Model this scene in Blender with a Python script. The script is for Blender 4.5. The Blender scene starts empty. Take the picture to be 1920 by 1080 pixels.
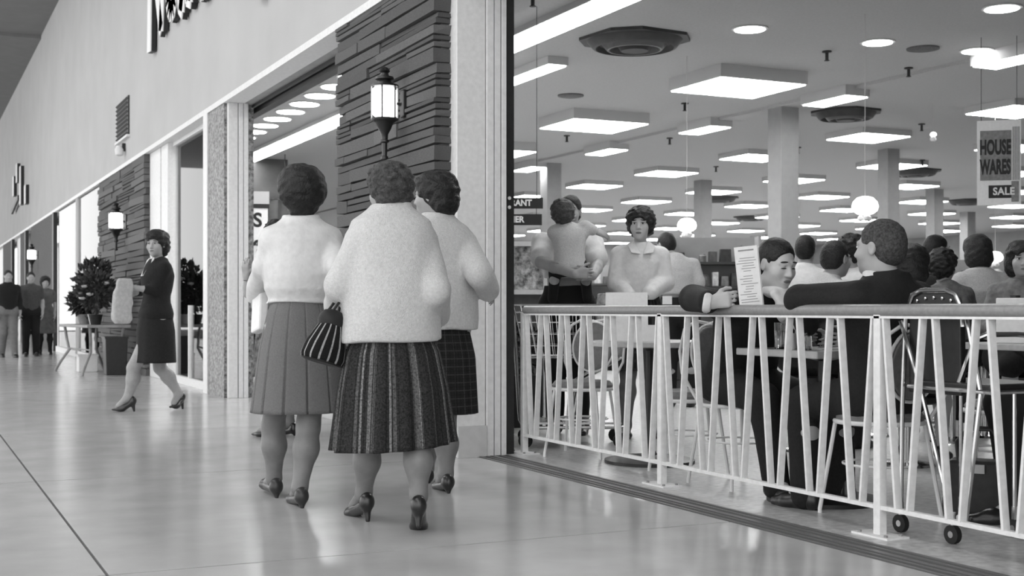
import bpy, math, random
import numpy as np
from mathutils import Vector, Matrix, Euler
random.seed(7)
SC = bpy.context.scene
COL = SC.collection
PI = math.pi
# ------------------------------------------------------------------ camera
F_PX, HZ, EYE = 2400.0, 580.0, 0.95
AZ = math.atan(1140.0 / 2400.0)
SA, CA = math.sin(AZ), math.cos(AZ)
cd = bpy.data.cameras.new('camera'); cam = bpy.data.objects.new('camera', cd); COL.objects.link(cam)
cam.location = (0, 0, EYE); cam.rotation_euler = (PI / 2, 0, -AZ)
cd.sensor_width = 36; cd.lens = 36 * F_PX / 1920; cd.shift_y = (HZ - 540) / 1920
cd.clip_end = 200; cd.clip_start = .05
cd.dof.use_dof = True; cd.dof.focus_distance = 6.6; cd.dof.aperture_fstop = 5.0
SC.camera = cam
# ------------------------------------------------------------------ world, large lights, exposure
w = bpy.data.worlds.new('world'); SC.world = w; w.use_nodes = True
w.node_tree.nodes['Background'].inputs[0].default_value = (1, 1, 1, 1)
w.node_tree.nodes['Background'].inputs[1].default_value = 1.9
SC.view_settings.view_transform = 'Standard'; SC.view_settings.look = 'None'
SC.view_settings.gamma = 1; SC.view_settings.exposure = 0.42; SC.view_settings.use_curve_mapping = False
def area(name, loc, rot, sx, sy, power):
    l = bpy.data.lights.new(name, 'AREA'); l.shape = 'RECTANGLE'; l.size = sx; l.size_y = sy; l.energy = power
    o = bpy.data.objects.new(name, l); COL.objects.link(o); o.location = loc; o.rotation_euler = rot
    return o
area('mall_skylight_offscreen', (-3.5, 14, 7.70), (0, 0, 0), 5, 44, 1300)
# ------------------------------------------------------------------ pixel helper: a photograph pixel and one known coordinate give a point of the place
def at(u, v, z=None, X=None, Y=None, D=None):
    dx = (u - 960) / F_PX; dz = (HZ - v) / F_PX
    d = (SA + dx * CA, CA - dx * SA, dz)
    if z is not None: t = (z - EYE) / d[2]
    elif X is not None: t = X / d[0]
    elif Y is not None: t = Y / d[1]
    else: t = D
    return Vector((d[0] * t, d[1] * t, EYE + d[2] * t))
# ------------------------------------------------------------------ materials
MATS = {}
def mat(name, g, rough=.6, ns=0, na=0, bump=0, bs=60, metal=0, spec=.4, emis=0, coat=0, stretch=None, trans=0):
    if name in MATS: return MATS[name]
    m = bpy.data.materials.new(name); m.use_nodes = True; nt = m.node_tree; b = nt.nodes['Principled BSDF']
    b.inputs['Base Color'].default_value = (g, g, g, 1); b.inputs['Roughness'].default_value = rough
    b.inputs['Metallic'].default_value = metal; b.inputs['Specular IOR Level'].default_value = spec
    if trans: b.inputs['Transmission Weight'].default_value = trans; b.inputs['IOR'].default_value = 1.45
    if emis:
        b.inputs['Emission Color'].default_value = (1, 1, 1, 1); b.inputs['Emission Strength'].default_value = emis
    tc = nt.nodes.new('ShaderNodeTexCoord'); src = tc.outputs['Object']
    if stretch:
        mp = nt.nodes.new('ShaderNodeMapping'); mp.inputs['Scale'].default_value = stretch
        nt.links.new(src, mp.inputs[0]); src = mp.outputs[0]
    if na:
        n = nt.nodes.new('ShaderNodeTexNoise'); n.inputs['Scale'].default_value = ns or 8; n.inputs['Detail'].default_value = 6
        nt.links.new(src, n.inputs['Vector'])
        r = nt.nodes.new('ShaderNodeValToRGB')
        lo, hi = max(0, g * (1 - na)), min(1, g * (1 + na))
        r.color_ramp.elements[0].position = .3; r.color_ramp.elements[1].position = .7
        r.color_ramp.elements[0].color = (lo, lo, lo, 1); r.color_ramp.elements[1].color = (hi, hi, hi, 1)
        nt.links.new(n.outputs['Fac'], r.inputs[0]); nt.links.new(r.outputs[0], b.inputs['Base Color'])
    if bump:
        n2 = nt.nodes.new('ShaderNodeTexNoise'); n2.inputs['Scale'].default_value = bs; n2.inputs['Detail'].default_value = 4
        nt.links.new(src, n2.inputs['Vector'])
        bp = nt.nodes.new('ShaderNodeBump'); bp.inputs['Strength'].default_value = bump; bp.inputs['Distance'].default_value = .01
        nt.links.new(n2.outputs['Fac'], bp.inputs['Height']); nt.links.new(bp.outputs[0], b.inputs['Normal'])
    MATS[name] = m
    return m
def stripe_mat(name, base, stripes, rough=.85, vstripes=(), noise=.2, nscale=180):
    """woven cloth: stripes = (count around, width, grey, phase) along the cloth's own u (and v) coordinate"""
    m = bpy.data.materials.new(name); m.use_nodes = True; nt = m.node_tree; b = nt.nodes['Principled BSDF']
    b.inputs['Roughness'].default_value = rough; b.inputs['Specular IOR Level'].default_value = .15
    uv = nt.nodes.new('ShaderNodeUVMap'); sep = nt.nodes.new('ShaderNodeSeparateXYZ'); nt.links.new(uv.outputs[0], sep.inputs[0])
    def M(op, a, b_=None):
        n = nt.nodes.new('ShaderNodeMath'); n.operation = op
        for i, q in enumerate((a, b_)):
            if q is None: continue
            if isinstance(q, (int, float)): n.inputs[i].default_value = q
            else: nt.links.new(q, n.inputs[i])
        return n.outputs[0]
    cur = None
    rgb = nt.nodes.new('ShaderNodeRGB'); rgb.outputs[0].default_value = (base, base, base, 1); cur = rgb.outputs[0]
    for axis, lst in ((0, stripes), (1, vstripes)):
        for cnt, width, g, ph in lst:
            fr = M('FRACT', M('ADD', M('MULTIPLY', sep.outputs[axis], cnt), ph))
            fac = M('LESS_THAN', fr, width)
            mx = nt.nodes.new('ShaderNodeMix'); mx.data_type = 'RGBA'
            nt.links.new(M('MULTIPLY', fac, .8), mx.inputs[0]); nt.links.new(cur, mx.inputs[6]); mx.inputs[7].default_value = (g, g, g, 1)
            cur = mx.outputs[2]
    tc = nt.nodes.new('ShaderNodeTexCoord'); n = nt.nodes.new('ShaderNodeTexNoise'); n.inputs['Scale'].default_value = nscale; n.inputs['Detail'].default_value = 3
    nt.links.new(tc.outputs['Object'], n.inputs['Vector'])
    mr = nt.nodes.new('ShaderNodeMapRange'); mr.inputs[1].default_value = .3; mr.inputs[2].default_value = .7
    mr.inputs[3].default_value = 1 - noise; mr.inputs[4].default_value = 1 + noise; nt.links.new(n.outputs['Fac'], mr.inputs[0])
    vm = nt.nodes.new('ShaderNodeVectorMath'); vm.operation = 'SCALE'
    nt.links.new(cur, vm.inputs[0]); nt.links.new(mr.outputs[0], vm.inputs['Scale'])
    nt.links.new(vm.outputs[0], b.inputs['Base Color'])
    MATS[name] = m
    return m
# ------------------------------------------------------------------ mesh helpers
class MB:
    def __init__(s): s.v = []; s.f = []; s.uv = None
    def add(s, vs, fs):
        o = len(s.v); s.v += [tuple(p) for p in vs]; s.f += [tuple(i + o for i in f) for f in fs]; return s
    def box(s, c, d, R=None, taper=1.0):
        x, y, z = (q / 2 for q in d); vs = []
        for sz in (-1, 1):
            t = taper if sz > 0 else 1
            for sx, sy in ((-1, -1), (1, -1), (1, 1), (-1, 1)): vs.append(Vector((sx * x * t, sy * y * t, sz * z)))
        if R is not None: vs = [R @ p for p in vs]
        c = Vector(c)
        return s.add([c + p for p in vs], [(3, 2, 1, 0), (4, 5, 6, 7), (0, 1, 5, 4), (1, 2, 6, 5), (2, 3, 7, 6), (3, 0, 4, 7)])
    def b2(s, x0, x1, y0, y1, z0, z1): return s.box(((x0 + x1) / 2, (y0 + y1) / 2, (z0 + z1) / 2), (x1 - x0, y1 - y0, z1 - z0))
    def bar(s, a, b, w, t, up=(0, 0, 1)):
        a, b = Vector(a), Vector(b); z = (b - a); L = z.length; z.normalize(); u = Vector(up)
        x = u.cross(z)
        if x.length < 1e-4: x = Vector((1, 0, 0)).cross(z)
        x.normalize(); y = z.cross(x); R = Matrix((x, y, z)).transposed()
        return s.box((a + b) / 2, (w, t, L), R)
    def tube(s, pts, r, n=8, closed=False, flat=1.0):
        pts = [Vector(p) for p in pts]; m = len(pts); rs = r if isinstance(r, (list, tuple)) else [r] * m
        rings = []; px = None
        for i, p in enumerate(pts):
            if closed: t = pts[(i + 1) % m] - pts[i - 1]
            else: t = pts[min(i + 1, m - 1)] - pts[max(i - 1, 0)]
            t.normalize()
            if px is None:
                px = t.orthogonal().normalized()
            px = (px - t * px.dot(t)).normalized(); py = t.cross(px)
            rings.append([p + px * (rs[i] * math.cos(2 * PI * k / n)) + py * (rs[i] * flat * math.sin(2 * PI * k / n)) for k in range(n)])
        vs = [q for rg in rings for q in rg]; fs = []
        for i in range(m if closed else m - 1):
            j = (i + 1) % m
            for k in range(n): fs.append((i * n + k, i * n + (k + 1) % n, j * n + (k + 1) % n, j * n + k))
        if not closed: fs += [tuple(reversed(range(n))), tuple(range((m - 1) * n, m * n))]
        return s.add(vs, fs)
    def lathe(s, prof, n=24, c=(0, 0, 0), sx=1, sy=1, R=None):
        vs = []; c = Vector(c)
        for r, z in prof:
            for k in range(n):
                p = Vector((r * sx * math.cos(2 * PI * k / n), r * sy * math.sin(2 * PI * k / n), z))
                vs.append(c + (R @ p if R is not None else p))
        fs = []
        for i in range(len(prof) - 1):
            for k in range(n): fs.append((i * n + k, i * n + (k + 1) % n, (i + 1) * n + (k + 1) % n, (i + 1) * n + k))
        fs += [tuple(reversed(range(n))), tuple(range((len(prof) - 1) * n, len(prof) * n))]
        return s.add(vs, fs)
    def prism(s, poly, off):
        """closed 3D polygon extruded by vector off"""
        n = len(poly); off = Vector(off); vs = [Vector(p) for p in poly]; vs += [p + off for p in vs]
        return s.add(vs, [tuple(reversed(range(n))), tuple(range(n, 2 * n))] + [(i, (i + 1) % n, n + (i + 1) % n, n + i) for i in range(n)])
    def mesh(s, name, smooth=False):
        m = bpy.data.meshes.new(name); m.from_pydata(s.v, [], s.f); m.update()
        if smooth:
            m.polygons.foreach_set('use_smooth', [True] * len(m.polygons))
            try: m.set_sharp_from_angle(angle=math.radians(40))
            except Exception: pass
        return m
    def build(s, name, mt, parent=None, smooth=False, bevel=0, loc=(0, 0, 0), rz=0):
        return link(name, s.mesh(name, smooth), mt, parent, bevel, loc, rz)
def link(name, me, mt, parent=None, bevel=0, loc=(0, 0, 0), rz=0):
    o = bpy.data.objects.new(name, me); COL.objects.link(o)
    if mt is not None and not me.materials: me.materials.append(mt)
    o.parent = parent; o.location = loc; o.rotation_euler.z = rz
    if bevel:
        md = o.modifiers.new('bevel', 'BEVEL'); md.width = bevel; md.segments = 2; md.limit_method = 'ANGLE'
    return o
def tag(o, label=None, cat=None, group=None, kind=None):
    for k, q in (('label', label), ('category', cat), ('group', group), ('kind', kind)):
        if q: o[k] = q
    return o
def thing(name, label, cat, loc=(0, 0, 0), rz=0, group=None):
    o = bpy.data.objects.new(name, None); COL.objects.link(o); o.location = loc; o.rotation_euler.z = rz
    o.empty_display_size = .1
    return tag(o, label, cat, group)
def struct(o, label, cat='wall'): return tag(o, label, cat, None, 'structure')
def kids(o): return [c for c in bpy.data.objects if c.parent == o]
def copy_tree(o, loc=None, rz=None, label=None, parent=None):
    c = o.copy(); COL.objects.link(c)
    if parent is not None: c.parent = parent
    for ch in KIDS.get(o.name) or KIDS.setdefault(o.name, kids(o)): copy_tree(ch, parent=c)
    if loc is not None: c.location = loc
    if rz is not None: c.rotation_euler.z = rz
    if label: c['label'] = label
    return c
KIDS = {}
def text_mesh(s, size, ext=.002, sx=1.0, spacing=1.0, bold=0):
    cu = bpy.data.curves.new('lettering', 'FONT'); cu.body = s; cu.size = size; cu.extrude = ext; cu.align_x = 'CENTER'; cu.align_y = 'CENTER'
    cu.space_character = spacing; cu.offset = bold; cu.resolution_u = 4
    o = bpy.data.objects.new('lettering', cu); COL.objects.link(o)
    dg = bpy.context.evaluated_depsgraph_get(); me = bpy.data.meshes.new_from_object(o.evaluated_get(dg))
    bpy.data.objects.remove(o); bpy.data.curves.remove(cu)
    for v in me.vertices: v.co.x *= sx
    return me
def text_obj(name, s, size, mt, parent, loc, rot, ext=.002, sx=1.0, spacing=1.0, bold=0):
    o = link(name, text_mesh(s, size, ext, sx, spacing, bold), mt, parent); o.location = loc; o.rotation_euler = rot
    return o
# ================================================================== THE SETTING
WHITE = mat('white_enamel', .72, .45, 30, .06)
PLASTER = mat('fascia_plaster', .46, .85, 1.2, .05, .25, 90)
TERRAZZO = mat('mall_terrazzo', .45, .17, 3.0, .10, .03, 200, spec=.5)
STOREFLOOR = mat('store_floor', .50, .3, 25, .25, spec=.5)
STONE = [mat('ledge_stone_%d' % i, g, .9, 26, .25, .9, 45) for i, g in enumerate((.125, .15, .18, .14))]
MORTAR = mat('mortar', .13, .95, 20, .2)
DARKM = mat('dark_metal', .02, .45, 20, .2)
CEILM = mat('store_ceiling_paint', .42, .9, 40, .05, .3, 120)
CEILB = CEILM
LIGHT = mat('lit_diffuser', .8, .5, emis=13.0)
HOUS = mat('fixture_housing', .50, .6)
XF = 3.10            # face of the fascia and piers
ZS = 3.16            # soffit
ZC = 3.72            # store ceiling
ZC2 = 3.68           # ceiling over the sales floor
# mall floor: cast slabs with recessed joints
fl = MB().b2(-14, 3.34, -8, 62, -.30, -.02).build('floor', mat('joint_filler', .16, .9, 9, .2)); struct(fl, 'grey polished terrazzo mall floor cast in large slabs', 'floor')
xs = [-13.1, -10.35, -7.6, -4.85, -2.1, .656, 3.34]; ys = [-6.25 + 2.75 * i for i in range(24)]
for i in range(len(xs) - 1):
    for j in range(len(ys) - 1):
        if xs[i + 1] < -2 and not (-2 < ys[j] < 40): continue
        g = .006
        MB().b2(xs[i] + g, xs[i + 1] - g, ys[j] + g, ys[j + 1] - g, -.02, 0).build('slab', TERRAZZO, fl)
sf = MB().b2(3.56, 42, -8, 62, -.30, 0).build('floor_store', STOREFLOOR); struct(sf, 'speckled store floor behind the white railing', 'floor')
# threshold with sliding gate tracks
th = MB().b2(3.34, 3.56, -8, 7.6, -.30, -.012).b2(3.34, 3.56, 7.6, 62, -.3, -.002).build('floor_threshold', mat('threshold', .20, .5, 14, .25)); struct(th, 'grooved metal threshold track along the store opening', 'floor')
for x, wd in ((3.355, .014), (3.40, .012), (3.445, .03), (3.50, .012), (3.545, .016)):
    MB().b2(x - wd / 2, x + wd / 2, -8, 7.58, -.012, .003).build('track_rail', mat('track_steel', .22, .4, metal=.6), th)
# mall ceiling and fascia
mc = MB().b2(-14, XF + .3, -8, 34, 7.80, 8.1).b2(-14, XF + .3, 34, 62, 7.72, 8.1).build('ceiling', mat('mall_ceiling', .20, .9, 3, .05)); struct(mc, 'grey mall ceiling high above the shops', 'ceiling')
fa = MB().b2(XF, XF + .25, -8, 62, ZS + .06, 7.8).build('wall_fascia', PLASTER); struct(fa, 'pale plastered fascia wall above the shopfronts')
MB().b2(XF - .015, XF + .2, -8, 62, ZS, ZS + .06).build('edge_trim', WHITE, fa)
so = MB().b2(XF + .2, 3.62, -8, 62, ZS, ZS + .08).build('ceiling_soffit', mat('soffit', .30, .6, 6, .1)); struct(so, 'grey soffit below the fascia over the shopfronts', 'ceiling')
MB().b2(3.46, 3.56, 7.7, 62, ZS - .07, ZS).b2(3.40, 3.43, 7.7, 62, ZS - .03, ZS).build('header_track', DARKM, so)
hd = MB().b2(3.50, 3.62, -8, 62, ZS + .08, ZC + .1).build('wall_header', CEILM); struct(hd, 'grey header wall above the shop opening, inside')
# store ceilings: one paint on both sides of the step
XSTEP = 10.62
c1 = MB().b2(3.56, XSTEP, -8, 23.4, ZC, ZC + .2).b2(6.2, XSTEP, 23.4, 62, ZC, ZC + .2).build('ceiling_restaurant', CEILM); struct(c1, 'painted ceiling over the restaurant side of the store', 'ceiling')
c2 = MB().b2(XSTEP, 42, -8, 62, ZC2, ZC + .25).build('ceiling_sales', CEILB); struct(c2, 'painted ceiling over the sales floor of the store, beyond the step', 'ceiling')
bw = MB().b2(35, 35.3, -8, 62, 0, ZC + .1).build('wall_back', mat('backwall', .30, .9, 2, .1)); struct(bw, 'far grey wall of the store')
ew = MB().b2(6.4, 42, 46, 46.3, 0, ZC + .1).build('wall_end', mat('backwall')if 0 else MATS['backwall']); struct(ew, 'distant end wall of the store')
rw = MB().b2(3.6, 42, -6, -5.7, 0, ZC + .1).build('wall_right', MATS['backwall']); struct(rw, 'side wall of the store out past the restaurant')

STONE_MESH = []
for i in range(10):
    b = MB(); j = lambda q: random.uniform(-q, q)
    b.box((0, 0, 0), (1, 1, 1)); b.v = [(x * (1 + (j(.08) if y_ > 9 else 0)), y + j(.012), z + j(.05)) for (x, y, z), y_ in ((p, 0) for p in b.v)]
    me = b.mesh('stone'); me.materials.append(STONE[i % 4]); STONE_MESH.append(me)
def stone_pier(name, label, y0, y1, hmin, hmax, lmin, lmax, depth=.12, xback=3.5):
    p = MB().b2(XF + .045, xback, y0 + .03, y1 - .03, 0, ZS).build(name, MORTAR); struct(p, label)
    z = 0.0; n = 0
    while z < ZS - .01:
        h = random.uniform(hmin, hmax); h = min(h, ZS - z)
        if ZS - z - h < .03: h = ZS - z
        y = y0; cpr = random.uniform(-.009, .009)
        while y < y1 - .01:
            L = random.uniform(lmin, lmax); L = min(L, y1 - y)
            if y1 - y - L < .15: L = y1 - y
            pr = cpr + random.uniform(-.008, .008)
            split = random.random() < .25 and h > .075
            hs = [h] if not split else [h * .55, h * .45]
            zz = z
            for hh in hs:
                o = link('stone', random.choice(STONE_MESH), None, p); g = .012
                o.scale = (depth, L - .003, max(hh - g, .015)); o.location = (XF + depth / 2 - .012 + pr + random.uniform(-.008, .008), y + L / 2, zz + hh / 2)
                o.rotation_euler = (random.uniform(-.012, .012), 0, 0)
                zz += hh; n += 1
            y += L
        z += h
    return p, n
p1, n1 = stone_pier('wall_pier_near', 'tall pier of rough dark ledge stone carrying a lit lantern beside the restaurant opening', 7.66, 9.72, .055, .11, .45, 1.2, xback=3.44)
# return of the near pier is covered by the stone ends themselves
p2, n2 = stone_pier('wall_pier_middle', 'wide ledge stone pier behind the flower table, carrying a smaller lantern', 18.69, 23.5, .07, .12, .8, 1.7, xback=3.45)
for nm, y0, y1, lb in (('wall_pier_far', 31.06, 36.7, 'distant stone pier with a small round lamp'), ('wall_pier_farther', 38.5, 40.2, 'narrow dark pier far along the mall'), ('wall_pier_farthest', 43.5, 47.5, 'farthest dark pier along the mall')):
    q = MB().b2(XF - .01, 3.15, y0, y1, 0, ZS).build(nm, mat('far_stone', .12, .9, 12, .35, .8, 14, stretch=(1, 1, 5))); struct(q, lb)
    MB().b2(XF - .03, 3.16, y0 - .25, y0 - .02, 0, ZS).build('edge_post', DARKM, q)
# --- jamb of the restaurant opening: white panel, then stacked channels, then dark post
jb = MB().b2(3.20, 3.40, 7.56, 7.70, 0, ZS).build('trim_1', WHITE, bevel=.004); struct(jb, 'white enamelled door jamb panel between stone pier and restaurant opening', 'jamb')
for x0, x1, y0 in ((3.405, 3.455, 7.545), (3.462, 3.505, 7.55), (3.512, 3.545, 7.545)):
    MB().b2(x0, x1, y0, 7.70, 0, ZS).build('channel', WHITE, jb, bevel=.004)
MB().b2(3.40, 3.55, 7.60, 7.69, 0, ZS - .002).build('groove_backing', WHITE, jb)
MB().b2(3.20, 3.40, 7.535, 7.56, 0, .20).build('kick_plate', mat('kickplate', .55, .4, 20, .05), jb)
dp = MB().b2(3.55, 3.625, 7.60, 7.75, 0, ZC).build('trim_2', DARKM); struct(dp, 'dark steel post at the edge of the restaurant opening', 'post')
for z in (1.62, 1.68): 
    MB().lathe([(.012, 0), (.012, .006), (.004, .008)], 8, (3.59, 7.6, z), R=Matrix.Rotation(PI / 2, 3, 'X')).build('screw', WHITE, dp)
# --- speckled column and jamb between the two next bays
cl = MB().b2(XF, 3.42, 13.72, 14.50, 0, ZS).build('wall_column', mat('speckled_terrazzo', .22, .5, 34, .8)); struct(cl, 'slim column faced with speckled terrazzo between two shop windows', 'column')
j2 = MB().b2(XF - .015, 3.42, 14.50, 14.72, 0, ZS).build('trim_3', WHITE); struct(j2, 'white window frame post on the far side of the speckled column', 'jamb')
j3 = MB().b2(XF + .03, XF + .13, 13.64, 13.72, 0, ZS).build('trim_4', WHITE, bevel=.003); struct(j3, 'white channelled jamb on the near side of the speckled column', 'jamb')
for x0 in (3.238, 3.292): MB().b2(x0, x0 + .048, 13.63, 13.72, 0, ZS).build('channel', WHITE, j3, bevel=.003)
# --- window bay beyond the column
wb = thing('window_1', 'glazed display window with white frame beyond the speckled column', 'window'); tag(wb, kind='structure')
MB().b2(3.20, 3.30, 14.72, 17.25, .0, .09).build('window_sill', WHITE, wb)
MB().b2(3.22, 3.28, 14.72, 17.25, ZS - .05, ZS).build('window_head', WHITE, wb)
MB().b2(3.22, 3.30, 16.2, 16.26, 0.09, 1.0).build('mullion', WHITE, wb)
GLASS = mat('pane_glass', 1, .02, trans=1, spec=.5)
def glassmat():
    m = bpy.data.materials.new('window_glass'); m.use_nodes = True; nt = m.node_tree
    t = nt.nodes.new('ShaderNodeBsdfTransparent'); g = nt.nodes.new('ShaderNodeBsdfGlossy'); g.inputs['Roughness'].default_value = .02
    fr = nt.nodes.new('ShaderNodeFresnel'); fr.inputs['IOR'].default_value = 1.3
    mx = nt.nodes.new('ShaderNodeMixShader'); nt.links.new(fr.outputs[0], mx.inputs[0]); nt.links.new(t.outputs[0], mx.inputs[1]); nt.links.new(g.outputs[0], mx.inputs[2])
    nt.links.new(mx.outputs[0], nt.nodes['Material Output'].inputs[0]); return m
PANE = glassmat()
MB().b2(3.246, 3.254, 14.74, 17.24, .09, ZS - .05).build('pane', PANE, wb)
for nm, y0, y1, lb in (('trim_5', 17.30, 17.75, 'first white enamelled jamb panel beside the middle stone pier'), ('trim_6', 17.85, 18.66, 'wider white enamelled jamb panel against the middle stone pier')):
    q = MB().b2(XF + .06, 3.36, y0, y1, 0, ZS).build(nm, WHITE, bevel=.004); struct(q, lb, 'jamb')
q = MB().b2(3.2, 3.36, 17.75, 17.85, 0, ZS).build('trim_7', WHITE); struct(q, 'recessed white strip between the two white jamb panels', 'jamb')
# --- glazed bay beyond the middle pier, looking out to an open court under the sky
vest = MB().b2(3.45, 6.2, 23.3, 23.5, 0, ZC + .2).b2(6.2, 6.4, 23.3, 62, 0, ZC + .2).build('wall_vestibule', mat('outer_wall_white', .7, .8, 3, .04)); struct(vest, 'white outer wall of the store in open daylight, seen through the bright window')
pw = MB().b2(3.6, 6.42, 23.2, 23.3, 0, ZC).build('wall_added_dark', mat('added_darkening_panel', .10, .8, 4, .15)); struct(pw, 'dark grey panel added to darken the shop behind the display kiosk')  # panel added to darken the background seen through the two shop bays
wv = thing('window_2', 'tall bright window panes with white frame beyond the middle stone pier', 'window'); tag(wv, kind='structure')
for y0, y1 in ((23.52, 26.6), (26.95, 30.4)):
    MB().b2(3.135, 3.143, y0, y1, .12, ZS).build('pane', PANE, wv)
for y in (26.6, 26.78): MB().b2(3.10, 3.18, y, y + .09, 0, ZS).build('mullion', HOUS, wv)
MB().b2(3.10, 3.18, 23.52, 30.6, 0, .12).build('window_sill', WHITE, wv)
for y0, y1, nm, lb in ((36.8, 38.4, 'wall_white_far', 'pale wall panel beyond the distant stone pier'), (40.3, 43.2, 'wall_white_farther', 'pale shopfront panel between distant dark piers'), (47.8, 60, 'wall_white_farthest', 'pale shopfront at the far end of the mall')):
    q = MB().b2(XF + .12, 3.5, y0, y1, 0, ZS).build(nm, WHITE); struct(q, lb)
# interior columns
COLM = mat('column_paint', .30, .7, 10, .05)
for (x, y, wd), lb in (((10.8, 14.14, .30), 'square grey store column nearest the restaurant tables'), ((10.95, 21.36, .30), 'square grey store column behind the man carrying a child'), ((15.3, 22.78, .28), 'square grey store column beside the hanging globe lamp'), ((15.2, 17.0, .26), 'square grey store column above the second globe lamp'), ((21.2, 22.2, .28), 'square store column far back on the sales floor'), ((27, 27, .3), 'farthest visible square store column')):
    q = MB().box((x, y, ZC / 2), (wd, wd, ZC)).build('column', COLM, bevel=.01); struct(q, lb, 'column')
# ================================================================== CEILING FIXTURES AND SIGNS
def vis(p, m=40):
    D = p[0] * SA + p[1] * CA; L = p[0] * CA - p[1] * SA; u = 960 + F_PX * L / D; v = HZ - F_PX * (p[2] - EYE) / D
    return (-m < u < 1920 + m and -m < v < 1080 + m), u, v
def box_light(x0, x1, y0, y1, zb, zt, label, group, name='ceiling_light', flange=.02):
    cx, cy = (x0 + x1) / 2, (y0 + y1) / 2; t = thing(name, label, 'ceiling light', (cx, cy, zt), 0, group)
    dx, dy = (x1 - x0) / 2, (y1 - y0) / 2
    MB().b2(-dx, dx, -dy, dy, zb - zt + .012, 0).build('housing', HOUS, t)
    MB().b2(-dx + flange, dx - flange, -dy + flange, dy - flange, zb - zt, zb - zt + .012).build('diffuser', LIGHT, t)
    return t
for y, lb in ((12.0, 'large square box light between the big air diffuser and the nearest store column'), (15.5, 'large square box light between the big air diffuser and the column behind the father'), (19.05, 'large square box light partly hidden behind the dark post')):
    box_light(8.30, 9.52, y, y + 1.08, 3.56, ZC, lb, 'large square box lights')
P0 = None
for i in range(9):
    for j in range(-2, 13):
        x0 = 12.95 + 3.07 * i; y1 = 13.02 + 2.89 * j
        ok, u, v = vis((x0 + .45, y1 - .45, 3.6), 60)
        if not ok or u < 430 or x0 > 33.5 or y1 > 45: continue
        if P0 is None: P0 = box_light(x0, x0 + .95, y1 - .88, y1, 3.58, ZC2, 'square white light panel under the sales floor ceiling', 'square sales floor ceiling lights')
        else: copy_tree(P0, (x0 + .475, y1 - .44, ZC2))
S0 = None
for k in range(-1, 8):
    y1 = 10.43 + 2.92 * k
    if not vis((10.66, y1 - .4, 3.6), 60)[0]: continue
    if S0 is None: S0 = box_light(10.47, 10.85, y1 - .88, y1, 3.58, ZC, 'narrow white strip light along the step in the store ceiling', 'narrow strip lights along the ceiling step')
    else: copy_tree(S0, (10.66, y1 - .44, ZC))
box_light(5.45, 5.83, 6.0, 23.2, 3.65, ZC, 'very long fluorescent trough running the length of the store front', None, 'fluorescent_trough')
box_light(6.35, 6.60, 12.45, 17.0, 3.62, ZC, 'short fluorescent trough ending near the round ceiling diffuser', None, 'fluorescent_trough')
def downlight(x, y, r, label, group):
    t = thing('downlight', label, 'ceiling light', (x, y, ZC), 0, group)
    MB().lathe([(r + .03, 0), (r + .03, -.012), (r, -.014)], 24).build('ring', HOUS, t)
    MB().lathe([(r, -.008), (r, -.02), (r * .6, -.026)], 24).build('lens', LIGHT, t)
    return t
for x, y in ((7.53, 10.39), (9.1, 10.34), (9.1, 8.68), (10.35, 10.22)):
    downlight(x, y, .15, 'round recessed downlight in the ceiling over the restaurant', 'round downlights over the restaurant')
for k in range(12):
    downlight(4.84 + .01 * k, 14.55 + .735 * k, .19, 'round recessed downlight in the row behind the shopfront soffit', 'round downlights behind the soffit')
def diffuser(x, y, s, zc, label, group=None):
    t = thing('air_diffuser', label, 'air vent', (x, y, zc), 0.1, group); dm = mat('diffuser_dark', .035, .5, 12, .2)
    e = s * .5
    oc = [(-e, -e * .55), (-e * .55, -e), (e * .55, -e), (e, -e * .55), (e, e * .55), (e * .55, e), (-e * .55, e), (-e, e * .55)]
    MB().prism([(a, b, -.03) for a, b in oc], (0, 0, .03)).build('plate', dm, t)
    MB().lathe([(e * .98, -.03), (e * .86, -.10), (e * .80, -.11), (e * .74, -.06)], 32).build('outer_cone', dm, t, True)
    MB().lathe([(e * .70, -.05), (e * .56, -.125), (e * .52, -.125), (e * .46, -.06)], 32).build('middle_cone', mat('diffuser_ring', .10, .35, 12, .1), t, True)
    MB().lathe([(e * .40, -.05), (e * .28, -.135), (e * .10, -.135)], 32).build('inner_cone', dm, t, True)
diffuser(6.74, 11.27, 1.0, ZC, 'large dark round air diffuser over the restaurant, beside the fluorescent trough')
diffuser(11.73, 13.97, .85, ZC2, 'dark round air diffuser near the top of the nearest store column')
diffuser(17.92, 19.31, .9, ZC2, 'dark round air diffuser further back, below the square light panels')
for x, y in ((12.3, 27.0), (17.9, 26.0), (22.5, 31), (24, 24)):
    diffuser(x, y, .9, ZC2, 'distant dark air diffuser among the sales floor lights', 'distant air diffusers')
for x, y in ((9.76, 10.39), (7.79, 14.63)):
    t = MB().lathe([(.17, 0), (.17, -.015), (.10, -.03), (.02, -.03)], 20).build('ceiling_speaker', mat('speaker_grille', .10, .6, 60, .4), None, True, loc=(x, y, ZC))
    tag(t, 'small flat round grille flush in the restaurant ceiling', 'speaker', 'flat ceiling grilles')
for x, y in ((8.94, 10.95), (10.4, 11.3), (9.47, 14.53), (9.53, 18.03), (5.0, 10.1), (11.01, 17.33), (13.53, 14.43), (13.6, 17.4), (9.6, 21.5), (14.0, 20.4), (16.8, 17.9), (17.0, 21.0)):
    z = ZC if x < XSTEP else ZC2
    t = thing('sprinkler', 'small dark sprinkler head hanging from the store ceiling', 'sprinkler', (x, y, z), 0, 'ceiling sprinkler heads')
    MB().lathe([(.05, 0), (.05, -.015), (.018, -.02), (.018, -.10), (.01, -.10)], 10).build('stem', DARKM, t)
    MB().lathe([(.03, -.10), (.03, -.106), (.01, -.11)], 10).build('deflector', DARKM, t)
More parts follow.
